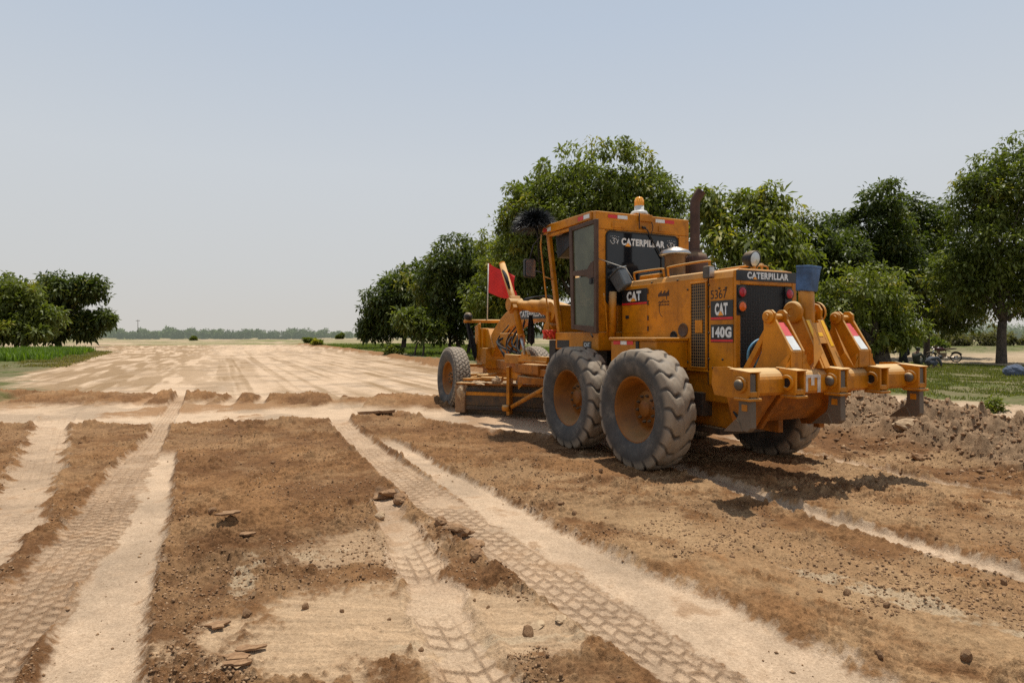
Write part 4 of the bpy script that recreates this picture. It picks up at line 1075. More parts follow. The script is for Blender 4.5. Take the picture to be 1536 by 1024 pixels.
def rail(name, t0, t1, u0, u1, z0, z1, mat, bev=.006):
    m = MB(); vs = [bl(t, u, z) for t in (t0, t1) for u, z in ((u0, z0), (u1, z0), (u1, z1), (u0, z1))]
    m.add(vs, [(0, 1, 2, 3), (7, 6, 5, 4), (0, 4, 5, 1), (1, 5, 6, 2), (2, 6, 7, 3), (3, 7, 4, 0)]); return m.build(name, mat, bd, bev)
rail('slide_rail', .22, LB-.22, .10, .17, .475, .545, M['black']); rail('slide_rail', .22, LB-.22, .10, .165, .12, .19, M['black'])
rail('back_rib', .18, LB-.2, .08, .15, .40, .47, Y2); rail('back_rib', .2, LB-.2, .11, .14, .20, .40, M['dark_iron'])
rail('cutting_edge', .0, LB, -.035, -.015, .0, .16, M['steel'], .002)
rail('end_plate', -.02, .20, -.02, .19, .05, .60, M['clod'], .03)
rail('top_flange', .0, LB, -.03, .18, .60, .645, M['yellow_shade'], .012)
m = MB()
for t in (1.15,): m.obox(bl(t, .24, .52), dr, bk, (0, 0, 1), .03, .12, .46)
m.bar(bl(1.15, .2, .85), bl(1.9, .7, .95), .14, .2); m.add([bl(1.28, .25, 1.0), bl(1.75, .3, 1.0), bl(1.33, .25, .55)], [(0, 1, 2)]); m.add([bl(1.28, .27, 1.0), bl(1.75, .32, 1.0), bl(1.33, .27, .55)], [(2, 1, 0)])
m.build('blade_arm', Y2, G, .008)
b = MB(); b.tube([bl(1.22, .34, .22), (1.95, .62, .86)], .04, 12); b.tube([bl(1.18, .36, .2), bl(1.05, .36, .2)], .06, 12); b.build('brace_rod', Y2, G)
m = MB(); m.box(2.0, 3.3, .62, .66, .88, 1.0); m.bar((3.6, .45, .80), (2.0, .45, .80), .12, .18); m.build('circle_guard', M['yellow_shade'], G, .008)
b = MB(); b.tube([bl(.5, .05, .72), bl(.95, .1, .72)], .05, 12); b.tube([bl(.1, .04, .70), bl(.5, .05, .72)], .028, 10); b.build('side_shift_cylinder', Y1, G)
# dried mud caked on the left end of the blade
def lump(name, c, sz, mat, parent=None, seed=0, sub=3, amp=.35, flat=.7):
    bm = bmesh.new(); bmesh.ops.create_icosphere(bm, subdivisions=sub, radius=1)
    co = np.array([v.co[:] for v in bm.verts]); s = seed*3.7
    nz = fbm(co[:, 0]*1.3+s+co[:, 2]*.7, co[:, 1]*1.3+s*1.3-co[:, 2]*1.1, 3, seed)
    nz2 = fbm(co[:, 0]*4+s, co[:, 1]*4+co[:, 2]*4, 3, seed+9)
    nz3 = np.round(fbm(co[:, 0]*1.1-s, co[:, 2]*1.4+co[:, 1]+s, 2, seed+5)*5)/5
    r = 1+amp*((nz-.5)*1.6+(nz2-.5)*.5+(nz3-.5)*.8)
    co = co*r[:, None]*np.array((sz[0], sz[1], sz[2]))
    for v, p in zip(bm.verts, co): v.co = p
    me = bpy.data.meshes.new(name); bm.to_mesh(me); bm.free()
    if mat: me.materials.append(mat)
    o = bpy.data.objects.new(name, me); COL.objects.link(o); o.location = c
    if parent: o.parent = parent
    return o
lump('dried_mud', bl(.10, .10, .44), (.17, .12, .20), M['clod_light'], G, 3, 3, .4)
lump('dried_mud', bl(.45, .05, .645), (.30, .13, .035), M['clod_light'], G, 5, 3, .5)
lump('dried_mud', bl(.85, .08, .70), (.12, .09, .07), M['clod_light'], G, 8, 3, .7)

# ------------------------------------------------------------------ things hung on or resting on the machine
GQ = math.pi/2+YAW
def mw(x, y, z):
    a, b = from_m(x, y); return Vector((a, b, z))
def set_on(o, base):
    o.location = mw(*base); o.rotation_euler = (0, 0, GQ); return o
def shift(mb, base):
    mb.v = [(v[0]-base[0], v[1]-base[1], v[2]-base[2]) for v in mb.v]; return mb
# red flag
base = (6.22, .06, 1.93); fl = set_on(empty('flag'), base); tag(fl, 'red flag on a pale pole above the front of the grader', 'flag')
b = MB(); b.tube([(0, 0, -.05), (-.02, -.02, 1.28)], .014, 8); b.build('flag_pole', M['pole'], fl)
V = []; F = []; nu, nv_ = 26, 18
for i in range(nu+1):
    for j in range(nv_+1):
        u = i/nu; v = j/nv_
        w = .06*math.sin(u*9+v*2.2)*(.3+u)+.03*math.sin(u*17-v*3)*u
        y = -.02-u*.68+.05*u*math.sin(v*5); z = 1.30-v*.68-u*.30*(1-.25*v)-.06*math.sin(u*6)*u
        if u > .85: z += .03*math.sin(v*22)
        V.append((-.02+w, y, z))
for i in range(nu):
    for j in range(nv_):
        a = i*(nv_+1)+j; F.append((a, a+1, a+nv_+2, a+nv_+1))
np_mesh('flag_cloth', np.array(V), np.array(F), M['flag'], fl, smooth=True)
# black plume on a stick at the cab's front corner
base = (2.18, .86, 3.16); pl = set_on(empty('plume'), base); tag(pl, 'bushy black hair plume at the front corner of the cab roof', 'plume')
b = MB(); b.tube([(0, 0, -.55), (.02, .03, .06), (.04, .05, .18)], [.012, .014, .035], 8); b.build('stick', M['hose'], pl)
V = []; F = []
c = np.array((.05, .06, .17))
for k in range(4200):
    a = rng.uniform(0, 6.283); el = math.acos(1-rng.uniform(0, 1.15)) ; L = rng.uniform(.30, .44)
    d = np.array((math.cos(a)*math.sin(el), math.sin(a)*math.sin(el), math.cos(el)))
    tip = c+d*L*np.array((1.05, 1.05, .85))+np.array((0, 0, -.06*math.sin(el)**2)); mid = c+d*L*.55+np.array((0, 0, .03))
    s = np.cross(d, rng.normal(size=3)); s /= np.linalg.norm(s)+1e-6
    b0 = len(V); w = .0036
    V += [c-s*w*.5, c+s*w*.5, mid+s*w, mid-s*w, tip]
    F += [(b0, b0+1, b0+2, b0+3), (b0+3, b0+2, b0+4, b0+4)]
F = np.array(F); 
me_v = np.array(V)
F4 = np.array([f for f in F if f[2] != f[3]]); F3 = np.array([f[:3] for f in F if f[2] == f[3]])
tmp = MB(); tmp.v = [tuple(v) for v in me_v]; tmp.f = [tuple(f) for f in F4]+[tuple(f) for f in F3]; tmp.sm = [False]*len(tmp.f)
tmp.build('hair', M['plume'], pl, fixn=False)
# black cloth hanging from the light bar
def cloth(name, base, w, h, label, cat, mat, seed=1, dirv=(0, -1, 0), slant=.0, taper=.5):
    V = []; F = []; nu, nv_ = 10, 14
    for j in range(nv_+1):
        for i in range(nu+1):
            u = i/nu-.5; v = j/nv_; ww = w*(taper+(1-taper)*math.sin(min(v*1.6, 1)*1.57))
            f = .03*math.sin(u*11+seed+v*2)*(1-.3*v)
            V.append((f+dirv[0]*u*ww, dirv[1]*u*ww-slant*v*h, -v*h+(.06*h*math.sin(u*9+seed) if j == nv_ else 0)))
    for j in range(nv_):
        for i in range(nu):
            a = j*(nu+1)+i; F.append((a, a+1, a+nu+2, a+nu+1))
    o = np_mesh(name, np.array(V), np.array(F), mat, None, smooth=True)
    set_on(o, base); tag(o, label, cat); return o
cloth('hanging_cloth', (6.22, .55, 1.90), .16, .85, 'black ribbon cloth hanging from the outer end of the front light bar', 'cloth', M['black_cloth'], 1, slant=.28, taper=.35)
cloth('hanging_cloth', (3.45, .38, 1.95), .14, .55, 'dark blue black rag hanging under the lift arm', 'cloth', M['black_cloth'], 4, slant=.02, taper=.5)
b = MB()
for k in range(14):
    a = k*.9; b.tube(catmull([(.06*math.cos(a), .06*math.sin(a), 0), (.10*math.cos(a+1), .10*math.sin(a+1), .07), (.09*math.cos(a+2), .09*math.sin(a+2), -.06)], 4), .016, 5)
o = b.build('tassel', M['tassel']); set_on(o, (1.86, .86, 1.58)); tag(o, 'red and white tassel wrapped low on the cab handrail', 'tassel')
# garland inside the cab
random.seed(5)
base = (1.62, -.35, 2.55); ga = set_on(empty('flower_garland'), base); tag(ga, 'green and red flower garland hanging inside the cab windscreen', 'garland')
b = MB(); b2 = MB()
for k in range(46):
    p = Vector((random.gauss(0, .05), random.gauss(0, .13), random.gauss(0, .10)))
    (b2 if k % 4 == 0 else b).lathe([(0, -.03), (.03, -.01), (.034, .01), (0, .03)], p, (random.gauss(0, 1), random.gauss(0, 1), 1), 7)
b.build('leaves', M['leaf_garland'], ga); b2.build('red_flowers', M['tassel'], ga)
b = MB(); b.tube([(0, 0, .05), (.05, .1, .62)], .006, 5); b.build('string', M['pole'], ga)
b = MB(); b.lathe([(0, -.05), (.05, -.03), (.055, .02), (0, .05)], (0, 0, 0), (0, 0, 1), 10); b.tube([(0, 0, .04), (0, 0, .14)], .004, 4); o = b.build('pompom', M['tassel']); set_on(o, (1.88, .55, 2.88)); tag(o, 'small red pompom hanging by the cab front post', 'pompom')
# grey can tied beside the cab
base = (.40, .53, 2.33); cn = set_on(empty('grey_can'), base); cn.rotation_euler = (R(-14), R(24), GQ); tag(cn, 'grey plastic can hung on a cord between cab and hood', 'can')
m = MB(); m.prism([(-.11, -.12), (.09, -.13), (.13, .12), (-.13, .13)], 'y', -.075, .075); m.build('can_body', M['grey_plastic'], cn, .02)
m = MB(); m.prism([(-.14, .131), (.14, .121), (.14, .145), (-.14, .155)], 'y', -.085, .085); m.build('can_lid', M['grey_plastic'], cn, .01)
b = MB(); b.tube([(0, 0, 0), (-.16, -.02, -.16), (-.40, .0, -.15)], .005, 5)
b = MB(); p0 = Vector((.60, .845, 2.66)); b.tube([p0-p0, Vector((.25, .56, 2.49))-p0, Vector((.17, .50, 2.33))-p0], .006, 5); o = b.build('cord', M['pole']); set_on(o, tuple(p0)); tag(o, 'thin pale cord stretched from the cab corner to the hood', 'cord')
# coil of blue hose on the rear platform
b = MB()
random.seed(9)
for k in range(9):
    r0 = .15+random.uniform(-.02, .03); t0 = random.uniform(-.15, .15); pts = []
    for a in np.linspace(0, 6.283, 26): pts.append((random.uniform(-.004, .004)+t0*.3+.04*math.sin(a), r0*1.25*math.cos(a)+t0*.3, .17+r0*math.sin(a)))
    b.tube(pts, .013, 6, False)
o = b.build('hose_coil', M['blue_hose']); set_on(o, (-1.78, .18, 1.175)); o.rotation_euler = (0, R(-14), GQ); tag(o, 'coil of pale blue hose resting in front of the radiator grille', 'hose')
# blue can upturned over the ripper cylinder
base = (-2.15, 0, 2.03); bc = set_on(empty('blue_can'), base); bc.rotation_euler = (R(3), R(-4), GQ); tag(bc, 'battered blue can upturned over the top of the ripper cylinder', 'can')
m = MB(); v = []
for z, w_ in ((.0, .084), (.26, .094)):
    v += [(w_*a, w_*b_, z) for a, b_ in ((1, .75), (.75, 1), (-.75, 1), (-1, .75), (-1, -.75), (-.75, -1), (.75, -1), (1, -.75))]
m.add(v, [tuple(range(7, -1, -1)), tuple(range(8, 16))]+[(i, (i+1) % 8, 8+(i+1) % 8, 8+i) for i in range(8)]); m.build('can_body', M['blue_cap'], bc, .012)
m = MB(); m.prism([(x*1.05, y*1.05) for x, y, z in v[8:]], 'z', .24, .266); m.build('can_rim', M['blue_cap'], bc, .006)
# ------------------------------------------------------------------ trees
def leaf_mat(name, a, b_, tip, gloss=.5):
    m, nt, b = new_mat(name)
    at = N(nt, 'ShaderNodeAttribute'); at.attribute_name = 'Col'
    sp = N(nt, 'ShaderNodeSeparateColor'); nt.links.new(at.outputs['Color'], sp.inputs[0])
    c = mixc(nt, sp.outputs[0], a, b_); c = mixc(nt, sp.outputs[1], c, tip)
    nt.links.new(c, b.inputs['Base Color']); b.inputs['Roughness'].default_value = gloss; b.inputs['Specular IOR Level'].default_value = .3
    tr = N(nt, 'ShaderNodeBsdfTranslucent'); c2 = mixc(nt, 1.0, c, (1.4, 1.55, .5), 'MULTIPLY'); nt.links.new(c2, tr.inputs[0])
    mx = N(nt, 'ShaderNodeMixShader'); mx.inputs[0].default_value = .36
    nt.links.new(b.outputs[0], mx.inputs[1]); nt.links.new(tr.outputs[0], mx.inputs[2])
    nt.links.new(mx.outputs[0], nt.nodes['Material Output'].inputs[0])
    return m
LM = {
 'dark': leaf_mat('dark_mango_leaf', (.042, .058, .016), (.118, .140, .034), (.22, .20, .04)),
 'mid': leaf_mat('mango_leaf', (.070, .090, .019), (.175, .192, .040), (.30, .26, .04)),
 'light': leaf_mat('light_mango_leaf', (.095, .116, .022), (.215, .228, .044), (.36, .30, .04)),
}
def bark_mat():
    m, nt, b = new_mat('bark'); n = noise(nt, 6, 6, .7); n2 = noise(nt, 25, 4)
    c = mixc(nt, ramp(nt, n, .3, .7), (.045, .033, .024), (.12, .09, .065)); nt.links.new(c, b.inputs['Base Color']); b.inputs['Roughness'].default_value = .95
    bump(nt, b, n2, .8, .03); return m
M['bark'] = bark_mat()

def leaf_cloud(r_, centers, radii, nleaf, size, droop=.55, flush=.06):
    """leaf quads spread over small clumps; returns verts, faces, colours"""
    nc = len(centers)
    per = np.maximum(4, (nleaf*np.ones(nc)/nc)).astype(int)
    ci = np.repeat(np.arange(nc), per); n = len(ci)
    d = r_.normal(size=(n, 3)); d /= np.linalg.norm(d, axis=1)[:, None]
    d[:, 2] = np.abs(d[:, 2])*np.where(r_.random(n) < .72, 1, -1)
    rr = radii[ci]*(.35+.65*r_.random(n)**.6)
    P = centers[ci]+d*rr[:, None]*np.array((1, 1, .8))
    out_ = d*.8+r_.normal(size=(n, 3))*.55; out_[:, 2] -= droop
    out_ /= np.linalg.norm(out_, axis=1)[:, None]
    sd = np.cross(out_, np.array((0, 0, 1.))+r_.normal(size=(n, 3))*.35); sd /= np.linalg.norm(sd, axis=1)[:, None]+1e-6
    nrm = np.cross(sd, out_)
    L = size*(.6+.75*r_.random(n)); W = L*.20
    a = P; t = P+out_*L[:, None]-np.array((0, 0, 1.))*(L*.12)[:, None]
    mid = P+out_*(L*.45)[:, None]
    l = mid+sd*W[:, None]+nrm*(W*.3)[:, None]; q = mid-sd*W[:, None]+nrm*(W*.3)[:, None]
    V = np.stack([a, l, t, q], 1).reshape(-1, 3); F = np.arange(4*n).reshape(n, 4)
    tone = r_.random(nc)[ci]**1.3*.72+r_.random(n)*.28
    fl = (r_.random(nc) < flush)[ci]*(.4+.6*r_.random(n))
    cols = np.repeat(np.stack([tone, fl, tone*0], 1), 4, axis=0)
    return V, F, cols

def tree(label, loc, lobes, tone, seed, trunk_r=.26, fork=None, size=None, dens=1.0, group=None, lean=0, trunks=1, droop=.55, flush=.06, name='mango_tree'):
    r_ = np.random.default_rng(seed); rd = random.Random(seed)
    x, y = loc; z0 = gz(x, y)-.05
    root = empty(name, (x, y, z0)); tag(root, label, 'tree', group)
    k = y/613.                                    # metres covered by a pixel there
    if size is None: size = max(.24, 4.6*k)
    C = []; Rr = []; nl = 0
    lob = []
    for (u, z, a, b_) in lobes:
        yy_ = rd.uniform(-.55, .55)*max(a, b_); dpt = (a+b_)/2*1.05
        lob.append((np.array((u, yy_, z)), np.array((a*1.08, dpt, b_*1.03))))
    for c, s in lob:
        area = s[0]*s[2]*math.pi
        m = int(22+area*4.6/(size/.26)**1.2)
        d = r_.normal(size=(m, 3)); d /= np.linalg.norm(d, axis=1)[:, None]
        rad = .45+.55*r_.random(m)**.55
        stray = r_.random(m) < .16
        rad = np.where(stray, rad*1.20, rad)
        p = c+d*s*rad[:, None]
        C.append(p); Rr.append((.34+.38*r_.random(m))*np.where(stray, .6, 1)*(size/.26)**.6*min(1, .55+min(s)/3.2))
        nl += int(area*330*dens*(.26/size)**1.75)
    C = np.concatenate(C); Rr = np.concatenate(Rr)
    keep = C[:, 2] > .5; C = C[keep]; Rr = Rr[keep]
    V, F, cols = leaf_cloud(r_, C, Rr, nl, size, droop, flush)
    # bigger leaves, crown shade put into their darker tone, fill every lobe
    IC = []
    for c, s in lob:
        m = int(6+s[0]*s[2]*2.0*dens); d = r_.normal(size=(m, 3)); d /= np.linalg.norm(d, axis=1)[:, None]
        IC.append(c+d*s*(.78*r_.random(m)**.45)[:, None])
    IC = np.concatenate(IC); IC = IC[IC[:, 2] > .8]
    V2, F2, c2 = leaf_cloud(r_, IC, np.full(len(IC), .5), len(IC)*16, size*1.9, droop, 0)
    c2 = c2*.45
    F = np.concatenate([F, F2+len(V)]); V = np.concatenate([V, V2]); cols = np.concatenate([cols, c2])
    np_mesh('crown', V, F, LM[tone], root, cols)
    # trunk and limbs reaching into every lobe
    zmin = min(c[2]-s[2] for c, s in lob); fk = fork if fork is not None else max(.7, zmin*.9+.3)
    b = MB()
    def limb(p0, p1, r0, r1, n=7, w=.10):
        L = (Vector(p1)-Vector(p0)).length
        pts = [Vector(p0)]
        for i in range(1, n+1):
            t = i/n; q = Vector(p0).lerp(Vector(p1), t)
            q += Vector((rd.uniform(-1, 1), rd.uniform(-1, 1), rd.uniform(-.5, .9)))*w*L*math.sin(t*3.14)*.6
            pts.append(q)
        b.tube(pts, [r0+(r1-r0)*i/n for i in range(n+1)], 7)
        return pts
    for t_ in range(trunks):
        bx = 0 if trunks == 1 else (t_-(trunks-1)/2)*.7; ang = rd.uniform(-.2, .2)
        tp = Vector((bx+lean+ang, rd.uniform(-.2, .2), fk))
        pts = [Vector((bx, 0, -.15)), Vector((bx*1.0, 0, .05)), Vector((bx+(tp.x-bx)*.35, 0, fk*.35)), Vector((bx+(tp.x-bx)*.7, 0, fk*.7)), tp]
        b.tube(pts, [trunk_r*1.5, trunk_r*1.15, trunk_r, trunk_r*.92, trunk_r*.85], 10)
        for i, (c, s) in enumerate(lob):
            if trunks > 1 and i % trunks != t_: continue
            tgt = Vector(c)+Vector((0, 0, s[2]*.25))
            pts = limb(tp, tgt, trunk_r*.55, trunk_r*.14)
            for q in range(5):
                p0 = pts[rd.randint(2, len(pts)-1)]; d = Vector((rd.gauss(0, 1), rd.gauss(0, 1), rd.gauss(.3, .7))); d.normalize()
                limb(p0, Vector(c)+Vector((d.x*s[0], d.y*s[1], d.z*s[2]))*.8, trunk_r*.16, trunk_r*.04, 5)
    b.build('trunk', M['bark'], root, fixn=False)
    return root

TREES = {
 'A':((5.04,38),[(0.21,10.7,3.63,2.25),(-2.68,9.9,2.56,2.1),(3.10,9.9,2.40,2.1),(-0.41,8.33,4.34,2.68),(4.54,8.74,1.49,1.86),(-4.34,8.95,1.49,2.07),(-2.07,5.85,3.51,2.48),(2.07,5.02,3.30,2.48),(-3.72,7.09,1.86,2.07),]),
 'B':((-0.37,42),[(-0.14,6.85,1.92,2.19),(1.37,5.39,2.51,2.97),(-0.82,4.47,1.73,2.51),(0.68,3.10,2.19,1.92),]),
 'C':((-4.41,52),[(-0.11,7.43,2.37,2.37),(-1.70,5.73,2.37,2.60),(1.24,6.01,2.37,3.17),(0.00,2.91,3.17,1.81),(-1.98,2.79,1.92,1.58),(2.54,3.47,2.03,2.03),]),
 'D':((-13.29,75),[(0.00,6.35,2.69,2.69),(-2.04,5.13,2.28,2.61),(2.04,7.57,3.10,3.26),(-2.69,2.68,2.12,1.39),(-3.99,2.52,1.30,0.98),(1.22,3.50,3.10,1.96),(-1.06,7.98,1.79,1.30),]),
 'E':((-7.30,48),[(-0.16,2.70,1.20,1.04),(-1.15,3.01,0.73,0.78),(0.89,2.18,0.94,0.89),]),
 'F':((11.15,30),[(0.00,7.07,2.02,1.57),(-1.24,7.82,0.85,1.04),(1.30,7.95,1.04,1.11),(0.00,5.60,2.28,1.63),(-0.98,4.29,1.89,1.63),(1.63,4.95,1.17,1.79),(0.65,3.32,2.15,1.57),(2.4,5.9,1.2,1.5),]),
 'G':((19.65,40),[(-0.52,7.90,1.57,1.65),(0.52,6.07,2.00,2.00),(-1.22,5.20,1.65,2.00),(0.22,3.47,2.43,2.00),(2.0,6.6,1.7,1.8),]),
 'H':((23.83,42),[(1.00,10.50,1.37,1.55),(-0.68,8.58,1.55,1.64),(1.37,8.13,1.64,1.92),(-0.46,5.84,2.10,1.92),(1.83,5.39,2.10,2.10),(0.46,3.56,2.28,1.64),]),
 'I':((29.75,44),[(-1.34,9.87,1.34,1.63),(0.38,9.49,1.43,1.43),(-0.96,7.00,2.20,2.01),(1.43,7.00,1.72,2.20),(0.00,4.61,2.68,1.91),(1.67,2.79,1.82,1.05),(2.7,5.6,1.9,2.2),(-2.9,7.4,1.5,1.9),]),
 'J':((27.13,34),[(-0.07,9.65,1.92,2.00),(-1.63,8.91,1.11,1.63),(1.77,10.57,2.07,2.07),(-0.81,6.51,2.07,2.07),(1.59,6.14,2.44,2.44),(-1.92,4.66,1.55,1.70),(0.30,3.92,2.07,1.55),(2.70,3.92,1.85,1.48),]),
 'K':((18.07,30),[(-1.04,3.64,1.70,1.50),(-2.67,2.66,1.37,1.37),(0.59,3.32,1.30,1.37),(-1.04,1.75,1.96,0.85),(0.85,1.75,1.17,0.72),(-3.07,1.69,1.04,0.72),]),
 'L':((-56.15,70),[(-0.76,5.65,2.89,2.59),(-3.80,6.41,2.89,2.59),(1.52,3.6,2.4,2.0),(-1.52,2.5,3.9,1.7),(2.2,1.9,2.0,.9),(-7.61,5.65,3.80,3.42),]),
 'M':((-62.83,85),[(1.11,7.91,3.51,2.31),(3.88,8.19,2.03,1.66),(4.80,4.31,1.85,1.11),(-0.92,6.53,3.05,3.05),(0.18,3.3,4.5,1.9),(-1.5,2.0,2.6,1.0),(4.3,2.4,1.8,1.0),(6.65,3.94,1.02,0.74),(2.96,2.83,2.03,1.20),]),
}
GR = 'mango trees along the right side of the road'
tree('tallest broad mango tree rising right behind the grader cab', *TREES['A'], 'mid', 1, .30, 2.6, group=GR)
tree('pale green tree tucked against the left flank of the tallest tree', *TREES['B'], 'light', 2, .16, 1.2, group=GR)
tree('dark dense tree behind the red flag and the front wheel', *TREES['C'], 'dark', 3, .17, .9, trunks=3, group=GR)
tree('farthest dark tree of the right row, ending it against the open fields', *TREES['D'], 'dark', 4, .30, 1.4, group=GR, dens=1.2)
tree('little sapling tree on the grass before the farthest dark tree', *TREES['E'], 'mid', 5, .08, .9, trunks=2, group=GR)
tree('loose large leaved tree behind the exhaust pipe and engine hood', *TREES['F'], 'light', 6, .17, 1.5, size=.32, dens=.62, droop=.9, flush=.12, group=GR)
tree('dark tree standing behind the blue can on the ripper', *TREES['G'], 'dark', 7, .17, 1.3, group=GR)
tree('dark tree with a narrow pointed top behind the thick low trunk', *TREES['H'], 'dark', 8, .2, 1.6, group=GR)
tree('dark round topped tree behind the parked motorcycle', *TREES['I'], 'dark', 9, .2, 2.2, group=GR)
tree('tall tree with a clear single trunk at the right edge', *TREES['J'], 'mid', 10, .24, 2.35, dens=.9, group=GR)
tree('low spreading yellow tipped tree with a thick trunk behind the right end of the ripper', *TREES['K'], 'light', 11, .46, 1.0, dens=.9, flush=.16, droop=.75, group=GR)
GL = 'trees on the left side of the road'
tree('multi stemmed tree at the left edge of the picture', *TREES['L'], 'mid', 12, .26, 1.0, trunks=2, group=GL)
tree('dark spreading tree with a ragged right side on the left grass', *TREES['M'], 'dark', 13, .40, 1.7, group=GL, dens=1.15)

# far-off wood along the horizon, haze put into pale colours and a faint glow
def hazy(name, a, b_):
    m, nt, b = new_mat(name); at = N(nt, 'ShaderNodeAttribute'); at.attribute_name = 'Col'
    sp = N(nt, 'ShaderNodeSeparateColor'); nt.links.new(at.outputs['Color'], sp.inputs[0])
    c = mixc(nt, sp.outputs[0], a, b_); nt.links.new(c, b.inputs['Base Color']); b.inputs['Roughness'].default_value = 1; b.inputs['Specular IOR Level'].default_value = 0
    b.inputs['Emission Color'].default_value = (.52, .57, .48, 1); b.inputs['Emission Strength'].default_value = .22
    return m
def wood(name, label, x0, x1, y0, y1, h0, h1, n, mat, seed, leaf):
    r_ = np.random.default_rng(seed); Cc = []; Rr = []
    for i in range(n):
        x = x0+(x1-x0)*(i+r_.random())/n; y = r_.uniform(y0, y1); h = h0+(h1-h0)*r_.random()**1.6; w = h*r_.uniform(.45, .8)
        m = 16; d = r_.normal(size=(m, 3)); d /= np.linalg.norm(d, axis=1)[:, None]
        Cc.append(np.array((x, y, h*.42))+d*np.array((w*.8, w*.6, h*.42))*(.3+.7*r_.random(m))[:, None]); Rr.append(np.full(m, h*.20))
    Cc = np.concatenate(Cc); Rr = np.concatenate(Rr)
    V, F, cols = leaf_cloud(r_, Cc, Rr, len(Cc)*34, leaf, .2, 0)
    o = np_mesh(name, V, F, mat, None, cols); tag(o, label, 'wood', kind='stuff'); return o
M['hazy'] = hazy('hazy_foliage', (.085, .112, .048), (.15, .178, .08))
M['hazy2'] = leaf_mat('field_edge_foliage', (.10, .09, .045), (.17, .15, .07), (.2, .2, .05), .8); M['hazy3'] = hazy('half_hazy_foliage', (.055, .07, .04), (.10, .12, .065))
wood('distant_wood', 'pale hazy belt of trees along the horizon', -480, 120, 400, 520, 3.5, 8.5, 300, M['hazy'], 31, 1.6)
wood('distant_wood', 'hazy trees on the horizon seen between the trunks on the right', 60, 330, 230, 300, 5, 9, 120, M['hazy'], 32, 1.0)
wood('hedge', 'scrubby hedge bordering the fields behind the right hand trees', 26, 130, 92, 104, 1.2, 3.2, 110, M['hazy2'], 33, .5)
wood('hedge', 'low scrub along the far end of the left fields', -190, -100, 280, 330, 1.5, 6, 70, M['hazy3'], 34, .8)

# single bushes on the field edges
def bush(label, x, y, w, h, tone, seed, size=.3, name='bush', cat='bush', group=None):
    r_ = np.random.default_rng(seed); m = 22; z = gz(x, y)
    root = empty(name, (x, y, z)); tag(root, label, cat, group)
    d = r_.normal(size=(m, 3)); d /= np.linalg.norm(d, axis=1)[:, None]; d[:, 2] = np.abs(d[:, 2])
    C = d*np.array((w, w*.8, h*.75))*(.3+.7*r_.random(m))[:, None]; C[:, 2] += h*.1
    V, F, cols = leaf_cloud(r_, C, np.full(m, h*.25), int(900*w*h/size/2)+150, size, .1, .1)
    np_mesh('foliage', V, F, LM[tone], root, cols)
    b = MB()
    for k in range(5): b.tube([(0, 0, -.05), tuple(C[k]*.9)], [.03, .01], 5)
    b.build('stem', M['bark'], root)
GB = 'bushes along the far edges of the road'
bush('pale bush at the far right corner of the dirt road', -44.3, 134, 1.5, 1.5, 'light', 41, .40, group=GB)
bush('green clump just right of the pale corner bush', -29.5, 93, .9, 1.1, 'light', 42, .35, group=GB)
bush('small dark bush on the horizon left of the road corner', -110, 212, 1.3, 1.5, 'mid', 43, .5, group=GB)
bush('low weeds bush growing on the bank before the sapling', -9.2, 47, .8, .8, 'mid', 44, .26, group=GB)
bush('round brown bush far out in the dry field', -84, 300, 2.0, 3.2, 'mid', 45, .8, group=GB)
bush('dry scrubby bush in the ploughed field by the right hand trees', 52.5, 76, 1.6, 1.6, 'mid', 46, .35, group=GB)
bush('small green weed tuft on the pale earth beyond the soil heap', 9.7, 12.3, .20, .30, 'light', 47, .10, 'weed', 'weed')
bush('tiny weed sprouting on top of the soil heap', 6.75, 10.4, .10, .14, 'light', 48, .09, 'weed', 'weed')

# utility pole far left
m = MB(); m.tube([(0, 0, -.2), (0, 0, 9.5)], [.16, .11], 8); up = empty('utility_pole', (-183, 300, 0)); tag(up, 'thin utility pole on the horizon right of the left trees', 'pole')
m.build('pole', M['bark'], up); m = MB(); m.box(-1.0, 1.0, -.08, .08, 8.9, 9.1); m.build('cross_arm', M['bark'], up)

